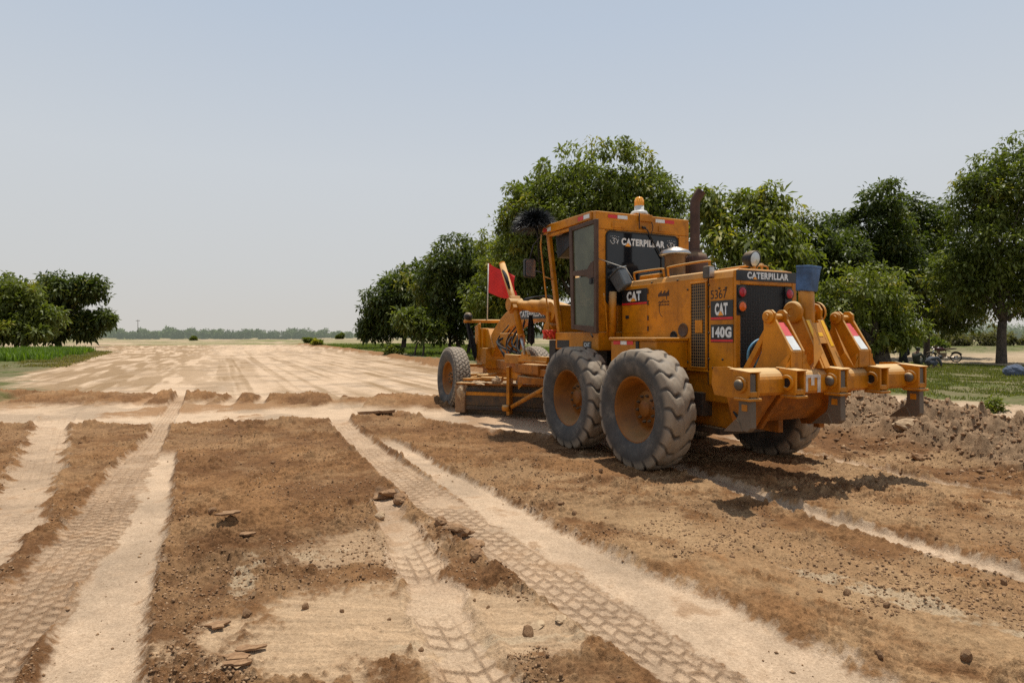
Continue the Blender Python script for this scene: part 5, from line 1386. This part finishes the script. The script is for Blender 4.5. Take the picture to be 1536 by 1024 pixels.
# ------------------------------------------------------------------ grass and crops
def blades(name, label, pts, h, w, n, spread, col_a, col_b, seed, cat='grass'):
    r_ = np.random.default_rng(seed); m = len(pts)
    P = np.repeat(pts, n, axis=0); N_ = len(P)
    P = P+np.concatenate([r_.normal(size=(N_, 2))*spread, np.zeros((N_, 1))], 1)
    a = r_.random(N_)*6.283; ln = r_.random(N_)*.65
    hh = np.repeat(h*(.55+.8*r_.random(m)), n)*(.6+.6*r_.random(N_))
    d = np.stack([np.cos(a), np.sin(a), 0*a], 1); s = np.stack([-np.sin(a), np.cos(a), 0*a], 1)
    up_ = np.array((0, 0, 1.))
    mid = P+up_*(hh*.6)[:, None]+d*(hh*ln*.35)[:, None]; tip = P+up_*(hh*(1-.25*ln))[:, None]+d*(hh*ln)[:, None]
    ww = w*(.6+.8*r_.random(N_))
    V = np.stack([P-s*(ww*.5)[:, None], P+s*(ww*.5)[:, None], mid+s*(ww*.5)[:, None], mid-s*(ww*.5)[:, None], tip], 1).reshape(-1, 3)
    i = np.arange(N_)*5
    F = np.concatenate([np.stack([i, i+1, i+2, i+3], 1), np.stack([i+3, i+2, i+4, i+4], 1)])
    tone = np.repeat(r_.random(m)*.6, n)+r_.random(N_)*.4
    cols = np.repeat(np.stack([tone, tone*0, tone*0], 1), 5, axis=0)
    F[len(i):, 3] = F[len(i):, 0]
    q = F[:len(i)]; t = F[len(i):, :3]
    # one mesh from quads only: the tip is a degenerate-free kite made of two triangles folded as a quad
    q2 = np.stack([i+3, i+2, i+4], 1)
    me = bpy.data.meshes.new(name)
    me.vertices.add(len(V)); me.vertices.foreach_set('co', V.astype(np.float32).ravel())
    li = np.concatenate([q.ravel(), q2.ravel()]).astype(np.int32)
    me.loops.add(len(li)); me.loops.foreach_set('vertex_index', li)
    me.polygons.add(len(q)+len(q2)); me.polygons.foreach_set('loop_start', np.concatenate([np.arange(len(q))*4, len(q)*4+np.arange(len(q2))*3]).astype(np.int32))
    me.update(calc_edges=True)
    ca = me.color_attributes.new('Col', 'FLOAT_COLOR', 'POINT'); c4 = np.ones((len(V), 4), np.float32); c4[:, :3] = cols; ca.data.foreach_set('color', c4.ravel())
    mat = leaf_mat(name+'_blade', col_a, col_b, col_b, .6)
    me.materials.append(mat)
    o = bpy.data.objects.new(name, me); COL.objects.link(o); tag(o, label, cat, kind='stuff'); return o
def scatter_m(n, a0, a1, b0, b1, seed, thr=.0, sc=.5):
    r_ = np.random.default_rng(seed); a = r_.uniform(a0, a1, n); b = r_.uniform(b0, b1, n)
    x, y = from_m(a, b); k = (fbm(x*sc, y*sc, 3, seed) > thr) & (y > 2)
    x, y = x[k], y[k]; return np.stack([x, y, gzs(x, y)], 1)
p = scatter_m(42000, 2, 30, -31, -10.8, 51, .38)
blades('right_grass', 'short dry green grass under the right hand trees', p, .075, .018, 4, .10, (.07, .085, .014), (.19, .19, .04), 52)
p = scatter_m(22000, 26, 106, -32, -8.6, 53, .33, .3)
blades('verge_grass', 'green grass strip beside the road before the far trees', p, .20, .06, 3, .2, (.07, .10, .014), (.17, .20, .035), 54)
# tall bright fodder crop on the left
r_ = np.random.default_rng(61); n = 16000
x = r_.uniform(-47, -22, n); y = r_.uniform(37, 66, n)
a, b = to_m(x, y); le = np.interp(a, [-20, 0, 12, 20, 33, 64, 75], [9, 9.5, 10.4, 12, 13.2, 15.2, 17])
k = (b > le+.9+1.6*fbm(x*.4, y*.4, 3, 62)) & (a < 66) ; x, y = x[k], y[k]
blades('tall_green_crop', 'tall bright green fodder crop along the left edge of the road', np.stack([x, y, gzs(x, y)], 1), .52, .06, 5, .26, (.055, .105, .010), (.16, .23, .022), 63, 'crop')
r_ = np.random.default_rng(64); n = 5000
a = r_.uniform(30, 64, n); le = np.interp(a, [-20, 0, 12, 20, 33, 64, 75], [9, 9.5, 10.4, 12, 13.2, 15.2, 17]); b = le+r_.uniform(-.3, 2.2, n); x, y = from_m(a, b)
k = fbm(x*.5, y*.5, 3, 65) > .47; x, y = x[k], y[k]
blades('dry_verge', 'thin dry grass between the road edge and the green crop', np.stack([x, y, gzs(x, y)], 1), .14, .03, 4, .15, (.12, .11, .03), (.26, .21, .08), 66)
# ------------------------------------------------------------------ loose clods, slabs and stones
def clod(label, x, y, sz, seed, mat='clod', sink=.35, group=None, amp=.45, name='soil_clod', cat='clod', rz=None):
    o = lump(name, (x, y, gz(x, y)+sz[2]*(1-2*sink)*.9), sz, M[mat], None, seed, 3, amp)
    o.rotation_euler = (random.uniform(-.2, .2), random.uniform(-.2, .2), random.uniform(0, 6.28) if rz is None else rz)
    tag(o, label, cat, group); return o
random.seed(77)
clod('rounded lone earth lump nearest the right of the broken clods beside the main tyre track', -.24, 4.24, (.062, .052, .050), 1, 'clod', .2)
clod('wide broken clod left of the main tyre track at mid foreground', -.44, 4.80, (.12, .07, .05), 2, 'clod', .25, amp=.7)
clod('flat clod just behind the rounded lone lump', -.30, 4.55, (.10, .06, .035), 3, 'clod', .3, amp=.6)
clod('pointed clod leaning on the wide broken clod', -.58, 4.95, (.06, .05, .045), 4, 'clod', .2, amp=.6)
clod('flat slab of soil at the upper start of the clod line', -1.20, 6.0, (.16, .09, .045), 5, 'clod', .3, amp=.6)
clod('blocky clod below the flat slab in the clod line', -1.03, 5.72, (.085, .06, .05), 6, 'clod', .25, amp=.6)
clod('small square clod at the head of the lower tyre track', -1.13, 5.25, (.055, .045, .04), 7, 'clod_light', .2, amp=.5)
clod('pale flat stone beside the chalky bottom patch', .27, 3.34, (.045, .03, .014), 8, 'clod_light', .2)
clod('pale round flake left of the pale flat stone', .13, 3.29, (.05, .04, .010), 9, 'clod_light', .1)
clod('greyish earth block standing on the soil heap behind the right shank', 8.25, 12.6, (.26, .20, .20), 10, 'grey_rock', .2, amp=.3, name='earth_block', cat='block')
clod('dark clump lying on the crest of the soil heap', 7.2, 11.0, (.20, .16, .13), 11, 'clod', .3, amp=.7)
clod('large lump near the foot of the soil heap', 5.55, 8.6, (.16, .13, .10), 12, 'clod_light', .3, amp=.6)
clod('red brown clod between soil heap and right wheel track', 5.0, 7.55, (.075, .06, .05), 13, 'clod', .25)
# cracked slabs peeled up from the surface
def slab(label, x, y, w, d, h, rz, tilt, seed):
    r_ = random.Random(seed); n = 14; top = []
    for k in range(n):
        a = 6.283*k/n; q = 1+r_.uniform(-.42, .30); top.append((w*math.cos(a)*q, d*math.sin(a)*q))
    m = MB(); v = [(px, py, h*.5+r_.uniform(-.15, .15)*h) for px, py in top]+[(px*.93, py*.93, -h*.6) for px, py in top]
    m.add(v+[(0, 0, h*.6)], [(i, (i+1) % n, 2*n) for i in range(n)]+[(i, n+i, n+(i+1) % n, (i+1) % n) for i in range(n)]+[tuple(range(2*n-1, n-1, -1))])
    o = m.build('soil_slab', M['clod']); o.location = (x, y, gz(x, y)+h*.75+.012); o.rotation_euler = (tilt, r_.uniform(-.08, .08), rz); tag(o, label, 'slab'); return o
slab('curled slab of cracked crust in the left foreground', -1.57, 3.27, .06, .05, .010, .25, -.08, 1)
slab('upper of the thin crust slabs at the bottom edge', -1.30, 3.03, .07, .035, .009, .12, -.06, 2)
slab('middle of the thin crust slabs at the bottom edge', -1.33, 2.95, .08, .035, .009, .05, -.06, 3)
slab('lowest of the thin crust slabs at the bottom edge', -1.27, 2.87, .07, .035, .009, .15, -.06, 4)
slab('ragged dark slab lifted from the brown soil above the whitish stain', -2.32, 5.02, .09, .07, .014, .1, -.08, 5)
slab('small slab left of the whitish stain', -2.05, 4.75, .06, .05, .012, -.2, -.05, 6)
# broken crust along the strip edge
for i, (x, y, w) in enumerate(((-2.6, 11.75, .30),)):
    slab('long dark crust slab on the edge of the graded strip before the blade', x, y, w, .15, .045, .05+i*.1, -.15, 20+i)
# clods nobody can tell apart, one object each
GC = 'small clods lying on the loose soil'
r_ = np.random.default_rng(83); protos = []
for k in range(6):
    o = lump('soil_clod', (0, 0, 0), (1, .8, .7), M['clod'], None, 100+k, 2, .5); protos.append(o)
pts = []
while len(pts) < 110:
    x = r_.uniform(-9, 9); y = 2.6+9*r_.random()**1.4
    if abs(x) > y*.9: continue
    e = np.interp(x, [-14, -8.8, -5.8, -3.3, -2.2, -.75, .6, 1.6, 3.0, 9], [10.9, 10.5, 10.55, 11.1, 12.1, 10.4, 9.4, 9.9, 11.5, 13.0])
    a, b = to_m(x, y)
    if y > e-.2 or (-2.9 < a < 6.8 and abs(b) < 1.5) or b < -2.6: continue
    ok = True
    for nm, tp in TRACKS.items():
        S, T, W = track_st(np.array([x]), np.array([y]), tp)
        if abs(T[0]) < .62: ok = False
    if ok: pts.append((x, y))
zz = gzs([p[0] for p in pts], [p[1] for p in pts])
for i, ((x, y), z) in enumerate(zip(pts, zz)):
    src = protos[i % 6]; o = src if i < 6 else src.copy()
    if i >= 6: COL.objects.link(o)
    s = .013+.026*r_.random()**2.4; o.scale = (s, s, s*.9); o.location = (x, y, z+s*.25); o.rotation_euler = (r_.uniform(0, 6), r_.uniform(0, 6), r_.uniform(0, 6))
    tag(o, 'small brown clod lying loose on the churned soil', 'clod', GC)
GH = 'lumps of earth on the soil heap'
for i in range(60):
    a = r_.uniform(-5, 6); x, y = from_m(a, np.interp(a, [-9, -4, -1, 1.5, 4, 8], [-3.6, -3.7, -4.0, -4.4, -5.0, -5.2])+r_.normal()*.75)
    o = protos[i % 6].copy(); COL.objects.link(o); s = .03+.07*r_.random()**2
    o.scale = (s, s*.9, s*.8); o.location = (x, y, gz(x, y)+s*.2); o.rotation_euler = (r_.uniform(0, 6), r_.uniform(0, 6), r_.uniform(0, 6)); o.data = o.data
    tag(o, 'lump of dry earth lying on the soil heap', 'clod', GH)
# crumbs: far too many to count
def crumb_mat():
    m, nt, b = new_mat('crumb_earth'); g = N(nt, 'ShaderNodeNewGeometry')
    cr = N(nt, 'ShaderNodeValToRGB'); cr.color_ramp.elements[0].color = (.13, .066, .028, 1); cr.color_ramp.elements[1].color = (.38, .24, .13, 1)
    q = cr.color_ramp.elements.new(.6); q.color = (.27, .15, .07, 1)
    nt.links.new(g.outputs['Random Per Island'], cr.inputs[0]); nt.links.new(cr.outputs[0], b.inputs['Base Color']); b.inputs['Roughness'].default_value = .95; return m
M['crumb'] = crumb_mat()
def crumbs(name, label, n, pick, smin, smax, mat, seed):
    r_ = np.random.default_rng(seed); x, y = pick(r_, n); z = gzs(x, y); n = len(x)
    base = np.array([(1, 0, 0), (-1, 0, 0), (0, 1, 0), (0, -1, 0), (0, 0, 1), (0, 0, -1)], float)
    F0 = np.array([(0, 2, 4), (2, 1, 4), (1, 3, 4), (3, 0, 4), (2, 0, 5), (1, 2, 5), (3, 1, 5), (0, 3, 5)])
    s = smin+(smax-smin)*r_.random(n)**3
    V = base[None]*(s[:, None, None]*(.6+.7*r_.random((n, 6, 1))))
    an = r_.random(n)*6.283; c, q = np.cos(an), np.sin(an); X = V[:, :, 0]*c[:, None]-V[:, :, 1]*q[:, None]; Y_ = V[:, :, 0]*q[:, None]+V[:, :, 1]*c[:, None]
    V = np.stack([X+x[:, None], Y_+y[:, None], V[:, :, 2]*.75+(z+s*.25)[:, None]], -1).reshape(-1, 3)
    F = (F0[None]+(np.arange(n)*6)[:, None, None]).reshape(-1, 3)
    o = np_mesh(name, V, F, mat); tag(o, label, 'crumbs', kind='stuff'); return o
def pick_loose(r_, n):
    y = 2.4+9.5*r_.random(n)**1.6; x = y*r_.uniform(-.95, .95, n)
    e = np.interp(x, [-14, -8.8, -5.8, -3.3, -2.2, -.75, .6, 1.6, 3.0, 9], [10.9, 10.5, 10.55, 11.1, 12.1, 10.4, 9.4, 9.9, 11.5, 13.0])
    k = (y < e+.1) & (((x+.75)/.9)**2+((y-3.3)/.55)**2 > 1) & (fbm(x*1.3, y*1.3, 3, 91) > .42)
    for nm, tp in TRACKS.items():
        S, T, W = track_st(x, y, tp); k &= (np.abs(T) > .56) | (r_.random(n) < .03)
    return x[k], y[k]
crumbs('soil_crumbs', 'countless brown crumbs scattered over the churned soil', 90000, pick_loose, .003, .014, M['crumb'], 92)
def pick_heap(r_, n):
    a = r_.uniform(-8, 9, n); b = np.interp(a, [-9, -4, -1, 1.5, 4, 8], [-3.6, -3.7, -4.0, -4.4, -5.0, -5.2])+r_.normal(size=n)*.95
    return from_m(a, b)
crumbs('heap_crumbs', 'countless crumbs and pebbles covering the soil heap', 16000, pick_heap, .006, .045, M['crumb'], 93)

# ------------------------------------------------------------------ people resting in the shade
M['skin'] = plain_mat('brown_skin', (.20, .11, .065), .6)
M['hair'] = plain_mat('black_hair', (.012, .011, .010), .5)
def skin_fig(name, mat, joints, bones, radii, parent, sub=1):
    names = list(joints); me = bpy.data.meshes.new(name)
    me.from_pydata([joints[k] for k in names], [(names.index(a), names.index(b)) for a, b in bones], [])
    o = bpy.data.objects.new(name, me); COL.objects.link(o); o.parent = parent
    me.materials.append(mat)
    md = o.modifiers.new('skin', 'SKIN'); md.use_smooth_shade = True
    if not me.skin_vertices: 
        bpy.context.view_layer.objects.active = o
    sv = me.skin_vertices[0].data if me.skin_vertices else None
    if sv is None:
        me.attributes
    else:
        for i, k in enumerate(names):
            r = radii.get(k, .05); sv[i].radius = (r, r) if not isinstance(r, tuple) else r
        sv[0].use_root = True
    s = o.modifiers.new('sub', 'SUBSURF'); s.levels = sub; s.render_levels = sub
    return o
def person(label, loc, rz, J, cloth_col, wrap=None, cap=False, cloth_name='long_shirt'):
    root = empty('person', loc, rz); tag(root, label, 'person', 'people resting in the shade of the trees')
    mat = plain_mat('cotton_cloth', cloth_col, .85, var=.2, scale=9)
    bones = [('pelvis', 'waist'), ('waist', 'chest'), ('chest', 'neck'), ('neck', 'head'), ('head', 'crown')]
    for s in 'lr':
        bones += [('chest', 'sh'+s), ('sh'+s, 'el'+s), ('el'+s, 'wr'+s), ('wr'+s, 'ha'+s), ('pelvis', 'hi'+s), ('hi'+s, 'kn'+s), ('kn'+s, 'an'+s), ('an'+s, 'to'+s)]
        for f, (dx, dz) in enumerate(((.03, -.06), (.012, -.075), (-.008, -.07), (-.026, -.055), (.045, -.02))):
            h = Vector(J['ha'+s]); J['f%d%s' % (f, s)] = tuple(h+Vector((dx, .02, dz*.8))); bones.append(('ha'+s, 'f%d%s' % (f, s)))
    rad = {'pelvis': .13, 'waist': .12, 'chest': .14, 'neck': .055, 'head': .085, 'crown': .075}
    for s in 'lr':
        rad.update({'sh'+s: .06, 'el'+s: .042, 'wr'+s: .028, 'ha'+s: .032, 'hi'+s: .085, 'kn'+s: .06, 'an'+s: .036, 'to'+s: .028})
        for f in range(5): rad['f%d%s' % (f, s)] = .009
    skin_fig('body', M['skin'], J, bones, rad, root)
    keep = ['pelvis', 'waist', 'chest']+[k+s for s in 'lr' for k in ('sh', 'el', 'hi', 'kn')]
    J2 = {k: J[k] for k in keep}
    for s in 'lr':
        J2['cuff'+s] = tuple(Vector(J['el'+s]).lerp(Vector(J['wr'+s]), .85)); J2['hem'+s] = tuple(Vector(J['kn'+s]).lerp(Vector(J['an'+s]), .85))
    b2 = [('pelvis', 'waist'), ('waist', 'chest')]+[x for s in 'lr' for x in (('chest', 'sh'+s), ('sh'+s, 'el'+s), ('el'+s, 'cuff'+s), ('pelvis', 'hi'+s), ('hi'+s, 'kn'+s), ('kn'+s, 'hem'+s))]
    r2 = {k: rad.get(k, .06)*1.22+.012 for k in J2}; 
    for s in 'lr': r2['cuff'+s] = .05; r2['hem'+s] = .085; r2['kn'+s] = .10; r2['el'+s] = .065
    skin_fig(cloth_name, mat, J2, b2, r2, root)
    h = Vector(J['head']); c = Vector(J['crown']); up_ = (c-h).normalized()
    b = MB(); fw = Vector(J.get('face', (0, 1, 0)))
    hc = h.lerp(c, .45)-fw*.018+up_*.012
    b.lathe([(0, .125), (.06, .112), (.098, .07), (.106, .02), (.10, -.03), (.085, -.06), (0, -.05)], hc, up_, 16); b.build('hair', M['hair'], root)
    e = MB(); sd = fw.cross(up_).normalized()
    b = MB(); b.tube([h+fw*.082+up_*.05, h+fw*.112+up_*.015], [.010, .017], 6); b.build('nose', M['skin'], root)
    for s in (1, -1):
        b = MB(); b.lathe([(0, -.012), (.014, 0), (0, .012)], h+fw*.086+sd*s*.035+up_*.05, fw, 8); b.build('eye', M['hair'], root)
        b = MB(); b.lathe([(0, -.012), (.028, 0), (0, .012)], h+sd*s*.092+up_*.03, sd, 8); b.build('ear', M['skin'], root)
    b = MB(); b.tube([h+fw*.086+sd*.025-up_*.028, h+fw*.090-up_*.030, h+fw*.086-sd*.025-up_*.028], .007, 5); b.build('mouth', M['tassel'], root)
    if wrap:
        b = MB(); b.lathe([(0, .16), (.09, .14), (.135, .06), (.14, -.02), (.15, -.10), (.19, -.20), (.17, -.26)], h.lerp(c, .4)-fw*.035, up_, 18); b.build('head_cloth', plain_mat('head_cloth', wrap, .9), root)
    return root
# kneeling upright, seen from behind, reaching left
J = dict(pelvis=(0, 0, .42), waist=(0, .01, .62), chest=(0, .03, .82), neck=(0, .05, 1.0), head=(0, .07, 1.09), crown=(0, .08, 1.20), face=(-.3, .95, 0),
 shl=(-.19, .03, .92), ell=(-.36, .18, .74), wrl=(-.56, .32, .72), hal=(-.64, .36, .71), shr=(.19, .03, .92), elr=(.25, .14, .66), wrr=(.14, .34, .58), har=(.10, .40, .57),
 hil=(-.11, .02, .38), knl=(-.17, .30, .10), anl=(-.14, -.14, .06), tol=(-.14, -.26, .04), hir=(.11, .02, .38), knr=(.17, .30, .10), anr=(.14, -.14, .06), tor=(.14, -.26, .04))
px, py = 20.1, 31.5; person('person in dark clothes and head cloth kneeling beside the thick tree trunk', (px, py, gz(px, py)), R(-30), J, (.020, .022, .028), (.022, .022, .026))
# sitting with knees drawn up
J = dict(pelvis=(0, 0, .14), waist=(-.02, -.02, .32), chest=(0, .02, .54), neck=(.02, .07, .72), head=(.02, .11, .81), crown=(.02, .12, .92), face=(.1, .99, -.1),
 shl=(-.18, .03, .62), ell=(-.24, .22, .42), wrl=(-.14, .42, .44), hal=(-.08, .48, .44), shr=(.20, .03, .62), elr=(.27, .22, .42), wrr=(.18, .42, .42), har=(.12, .48, .42),
 hil=(-.11, .06, .13), knl=(-.17, .42, .42), anl=(-.14, .58, .07), tol=(-.14, .72, .04), hir=(.11, .06, .13), knr=(.19, .40, .42), anr=(.16, .58, .07), tor=(.17, .72, .04))
px, py = 21.5, 32.6; person('bare headed person in dark olive clothes sitting with knees drawn up', (px, py, gz(px, py)), R(-60), J, (.032, .036, .022))
# squatting, bent far forward
J = dict(pelvis=(0, 0, .26), waist=(0, .12, .42), chest=(0, .34, .50), neck=(0, .50, .50), head=(0, .60, .50), crown=(0, .70, .52), face=(0, .5, -.85),
 shl=(-.18, .36, .50), ell=(-.22, .50, .26), wrl=(-.12, .62, .08), hal=(-.10, .66, .04), shr=(.18, .36, .50), elr=(.22, .50, .26), wrr=(.12, .62, .08), har=(.10, .66, .04),
 hil=(-.11, .02, .24), knl=(-.18, .34, .32), anl=(-.15, .08, .06), tol=(-.16, .24, .04), hir=(.11, .02, .24), knr=(.18, .34, .32), anr=(.15, .08, .06), tor=(.16, .24, .04))
px, py = 20.5, 30.2; person('person in slate grey clothes squatting and bent far forward', (px, py, gz(px, py)), R(-80), J, (.060, .068, .085))
# bundle at the right edge
bx_, by_ = 19.35, 23.6
o = lump('cloth_bundle', (bx_, by_, gz(bx_, by_)+.17), (.42, .32, .30), plain_mat('slate_blue_cloth', (.075, .095, .14), .85, var=.3, scale=5), None, 55, 4, .22)
tag(o, 'slate blue cloth bundle lying on the shaded grass at the right edge', 'bundle')

# ------------------------------------------------------------------ motorcycle
mx_, my_ = 25.6, 36.4
mc = empty('motorcycle', (mx_, my_, gz(mx_, my_)), R(-25)); tag(mc, 'dark motorcycle parked in the tree shade beyond the resting people', 'motorcycle')
for x in (-.62, .62):
    we = empty('wheel', (x, 0, .29)); we.parent = mc
    b = MB(); b.lathe([(.235, -.03), (.27, -.04), (.29, 0), (.27, .04), (.235, .03), (.235, -.03)], (0, 0, 0), (0, 1, 0), 28); b.build('tyre', M['hose'], we)
    b = MB(); b.lathe([(.24, -.02), (.22, 0), (.24, .02)], (0, 0, 0), (0, 1, 0), 28); b.cyl((0, -.05, 0), (0, .05, 0), .05)
    for k in range(12): b.tube([(.04*math.cos(k*.52), 0, .04*math.sin(k*.52)), (.23*math.cos(k*.52), 0, .23*math.sin(k*.52))], .004, 4)
    b.build('rim', M['chrome'], we)
b = MB(); b.tube([(-.45, 0, .78), (-.30, 0, .42), (.20, 0, .30), (.10, 0, .70)], .022, 8); b.tube([(-.45, 0, .78), (.10, 0, .70), (.35, 0, .66)], .022, 8); b.tube([(.20, 0, .30), (.62, 0, .29)], .02, 8); b.build('frame', K, mc)
for s in (1, -1):
    b = MB(); b.tube([(-.62, s*.08, .29), (-.46, s*.08, .80)], .022, 8); b.build('fork', M['chrome'], mc)
b = MB(); b.tube(catmull([(-.36, -.36, .98), (-.42, -.2, .98), (-.46, 0, .88), (-.42, .2, .98), (-.36, .36, .98)], 5), .014, 6); b.build('handlebar', K, mc)
b = MB(); b.lathe([(0, -.30), (.08, -.26), (.13, -.1), (.12, .1), (.06, .26), (0, .28)], (-.16, 0, .76), (1, 0, -.1), 18); b.build('fuel_tank', plain_mat('dark_tank_paint', (.05, .01, .01), .3), mc)
m = MB(); m.prism([(.08, .72), (.62, .78), (.66, .84), (.45, .85), (.10, .80)], 'y', -.13, .13); m.build('seat', K, mc, .03)
m = MB(); m.box(-.22, .12, -.12, .12, .28, .55); m.cyl((-.2, 0, .5), (-.28, 0, .68), .08); m.build('engine', M['steel'], mc, .02)
b = MB(); b.tube(catmull([(-.2, .13, .42), (0, .15, .25), (.4, .16, .28), (.75, .17, .36)], 5), .035, 8); b.build('exhaust', M['chrome'], mc)
b = MB(); b.lathe([(0, -.08), (.08, -.05), (.09, .02), (0, .04)], (-.56, 0, .82), (-1, 0, 0), 16); b.build('headlight', M['chrome'], mc)
for x in (-.62, .62):
    b = MB(); b.tube([(x+.32*math.cos(a), 0, .29+.32*math.sin(a)) for a in np.linspace(.5, 2.4, 10)], .035, 6); b.build('mudguard', K, mc)
# ------------------------------------------------------------------ camera, sky, sun
cam_d = bpy.data.cameras.new('camera'); cam = bpy.data.objects.new('camera', cam_d); COL.objects.link(cam)
cam.location = (0, 0, CAM_H); cam.rotation_euler = (R(90), 0, 0)
cam_d.sensor_width = 36; cam_d.lens = 920/1536*36
cam_d.shift_y = -8.27/1536
cam_d.clip_end = 20000; cam_d.clip_start = .05
scene.camera = cam

w = bpy.data.worlds.new('World'); scene.world = w; w.use_nodes = True
nt = w.node_tree; nt.nodes.clear()
out = N(nt, 'ShaderNodeOutputWorld')
SUN_EL, SUN_AZ = R(76), R(30)          # nearly overhead, a little beyond the machine and to its right
sky = N(nt, 'ShaderNodeTexSky', sky_type='NISHITA')
sky.sun_disc = False; sky.sun_elevation = SUN_EL; sky.sun_rotation = SUN_AZ
sky.dust_density = 6; sky.air_density = 1.2; sky.ozone_density = 1.0; sky.altitude = 100
bg1 = N(nt, 'ShaderNodeBackground'); nt.links.new(sky.outputs[0], bg1.inputs[0]); bg1.inputs[1].default_value = .05
tc = N(nt, 'ShaderNodeTexCoord'); sx = N(nt, 'ShaderNodeSeparateXYZ'); nt.links.new(tc.outputs['Generated'], sx.inputs[0])
cr = N(nt, 'ShaderNodeValToRGB'); e = cr.color_ramp.elements
e[0].position = 0; e[0].color = (.72, .69, .64, 1)
e[1].position = 1; e[1].color = (.30, .40, .56, 1)
for p, c in ((.10, (.69, .70, .70)), (.25, (.67, .71, .75)), (.45, (.545, .63, .745))):
    q = e.new(p); q.color = (*c, 1)
nt.links.new(sx.outputs['Z'], cr.inputs[0])
bg2 = N(nt, 'ShaderNodeBackground'); nt.links.new(cr.outputs[0], bg2.inputs[0]); bg2.inputs[1].default_value = 1.0
mx = N(nt, 'ShaderNodeMixShader'); mx.inputs[0].default_value = .85       # thick summer haze over the clear sky
nt.links.new(bg1.outputs[0], mx.inputs[1]); nt.links.new(bg2.outputs[0], mx.inputs[2]); nt.links.new(mx.outputs[0], out.inputs[0])

sl = bpy.data.lights.new('sun', 'SUN'); sl.energy = 4.6; sl.angle = R(.6); sl.color = (1, .95, .86)
sun = bpy.data.objects.new('sun', sl); COL.objects.link(sun)
sd = Vector((math.sin(SUN_AZ)*math.cos(SUN_EL), math.cos(SUN_AZ)*math.cos(SUN_EL), math.sin(SUN_EL)))
sun.rotation_euler = sd.to_track_quat('Z', 'Y').to_euler(); sun.location = (0, 0, 50)
scene.view_settings.view_transform = 'Standard'; scene.view_settings.look = 'None'
scene.view_settings.exposure = 0; scene.view_settings.gamma = 1
scene.cycles.max_bounces = 8; scene.cycles.transparent_max_bounces = 12
scene.cycles.use_denoising = False
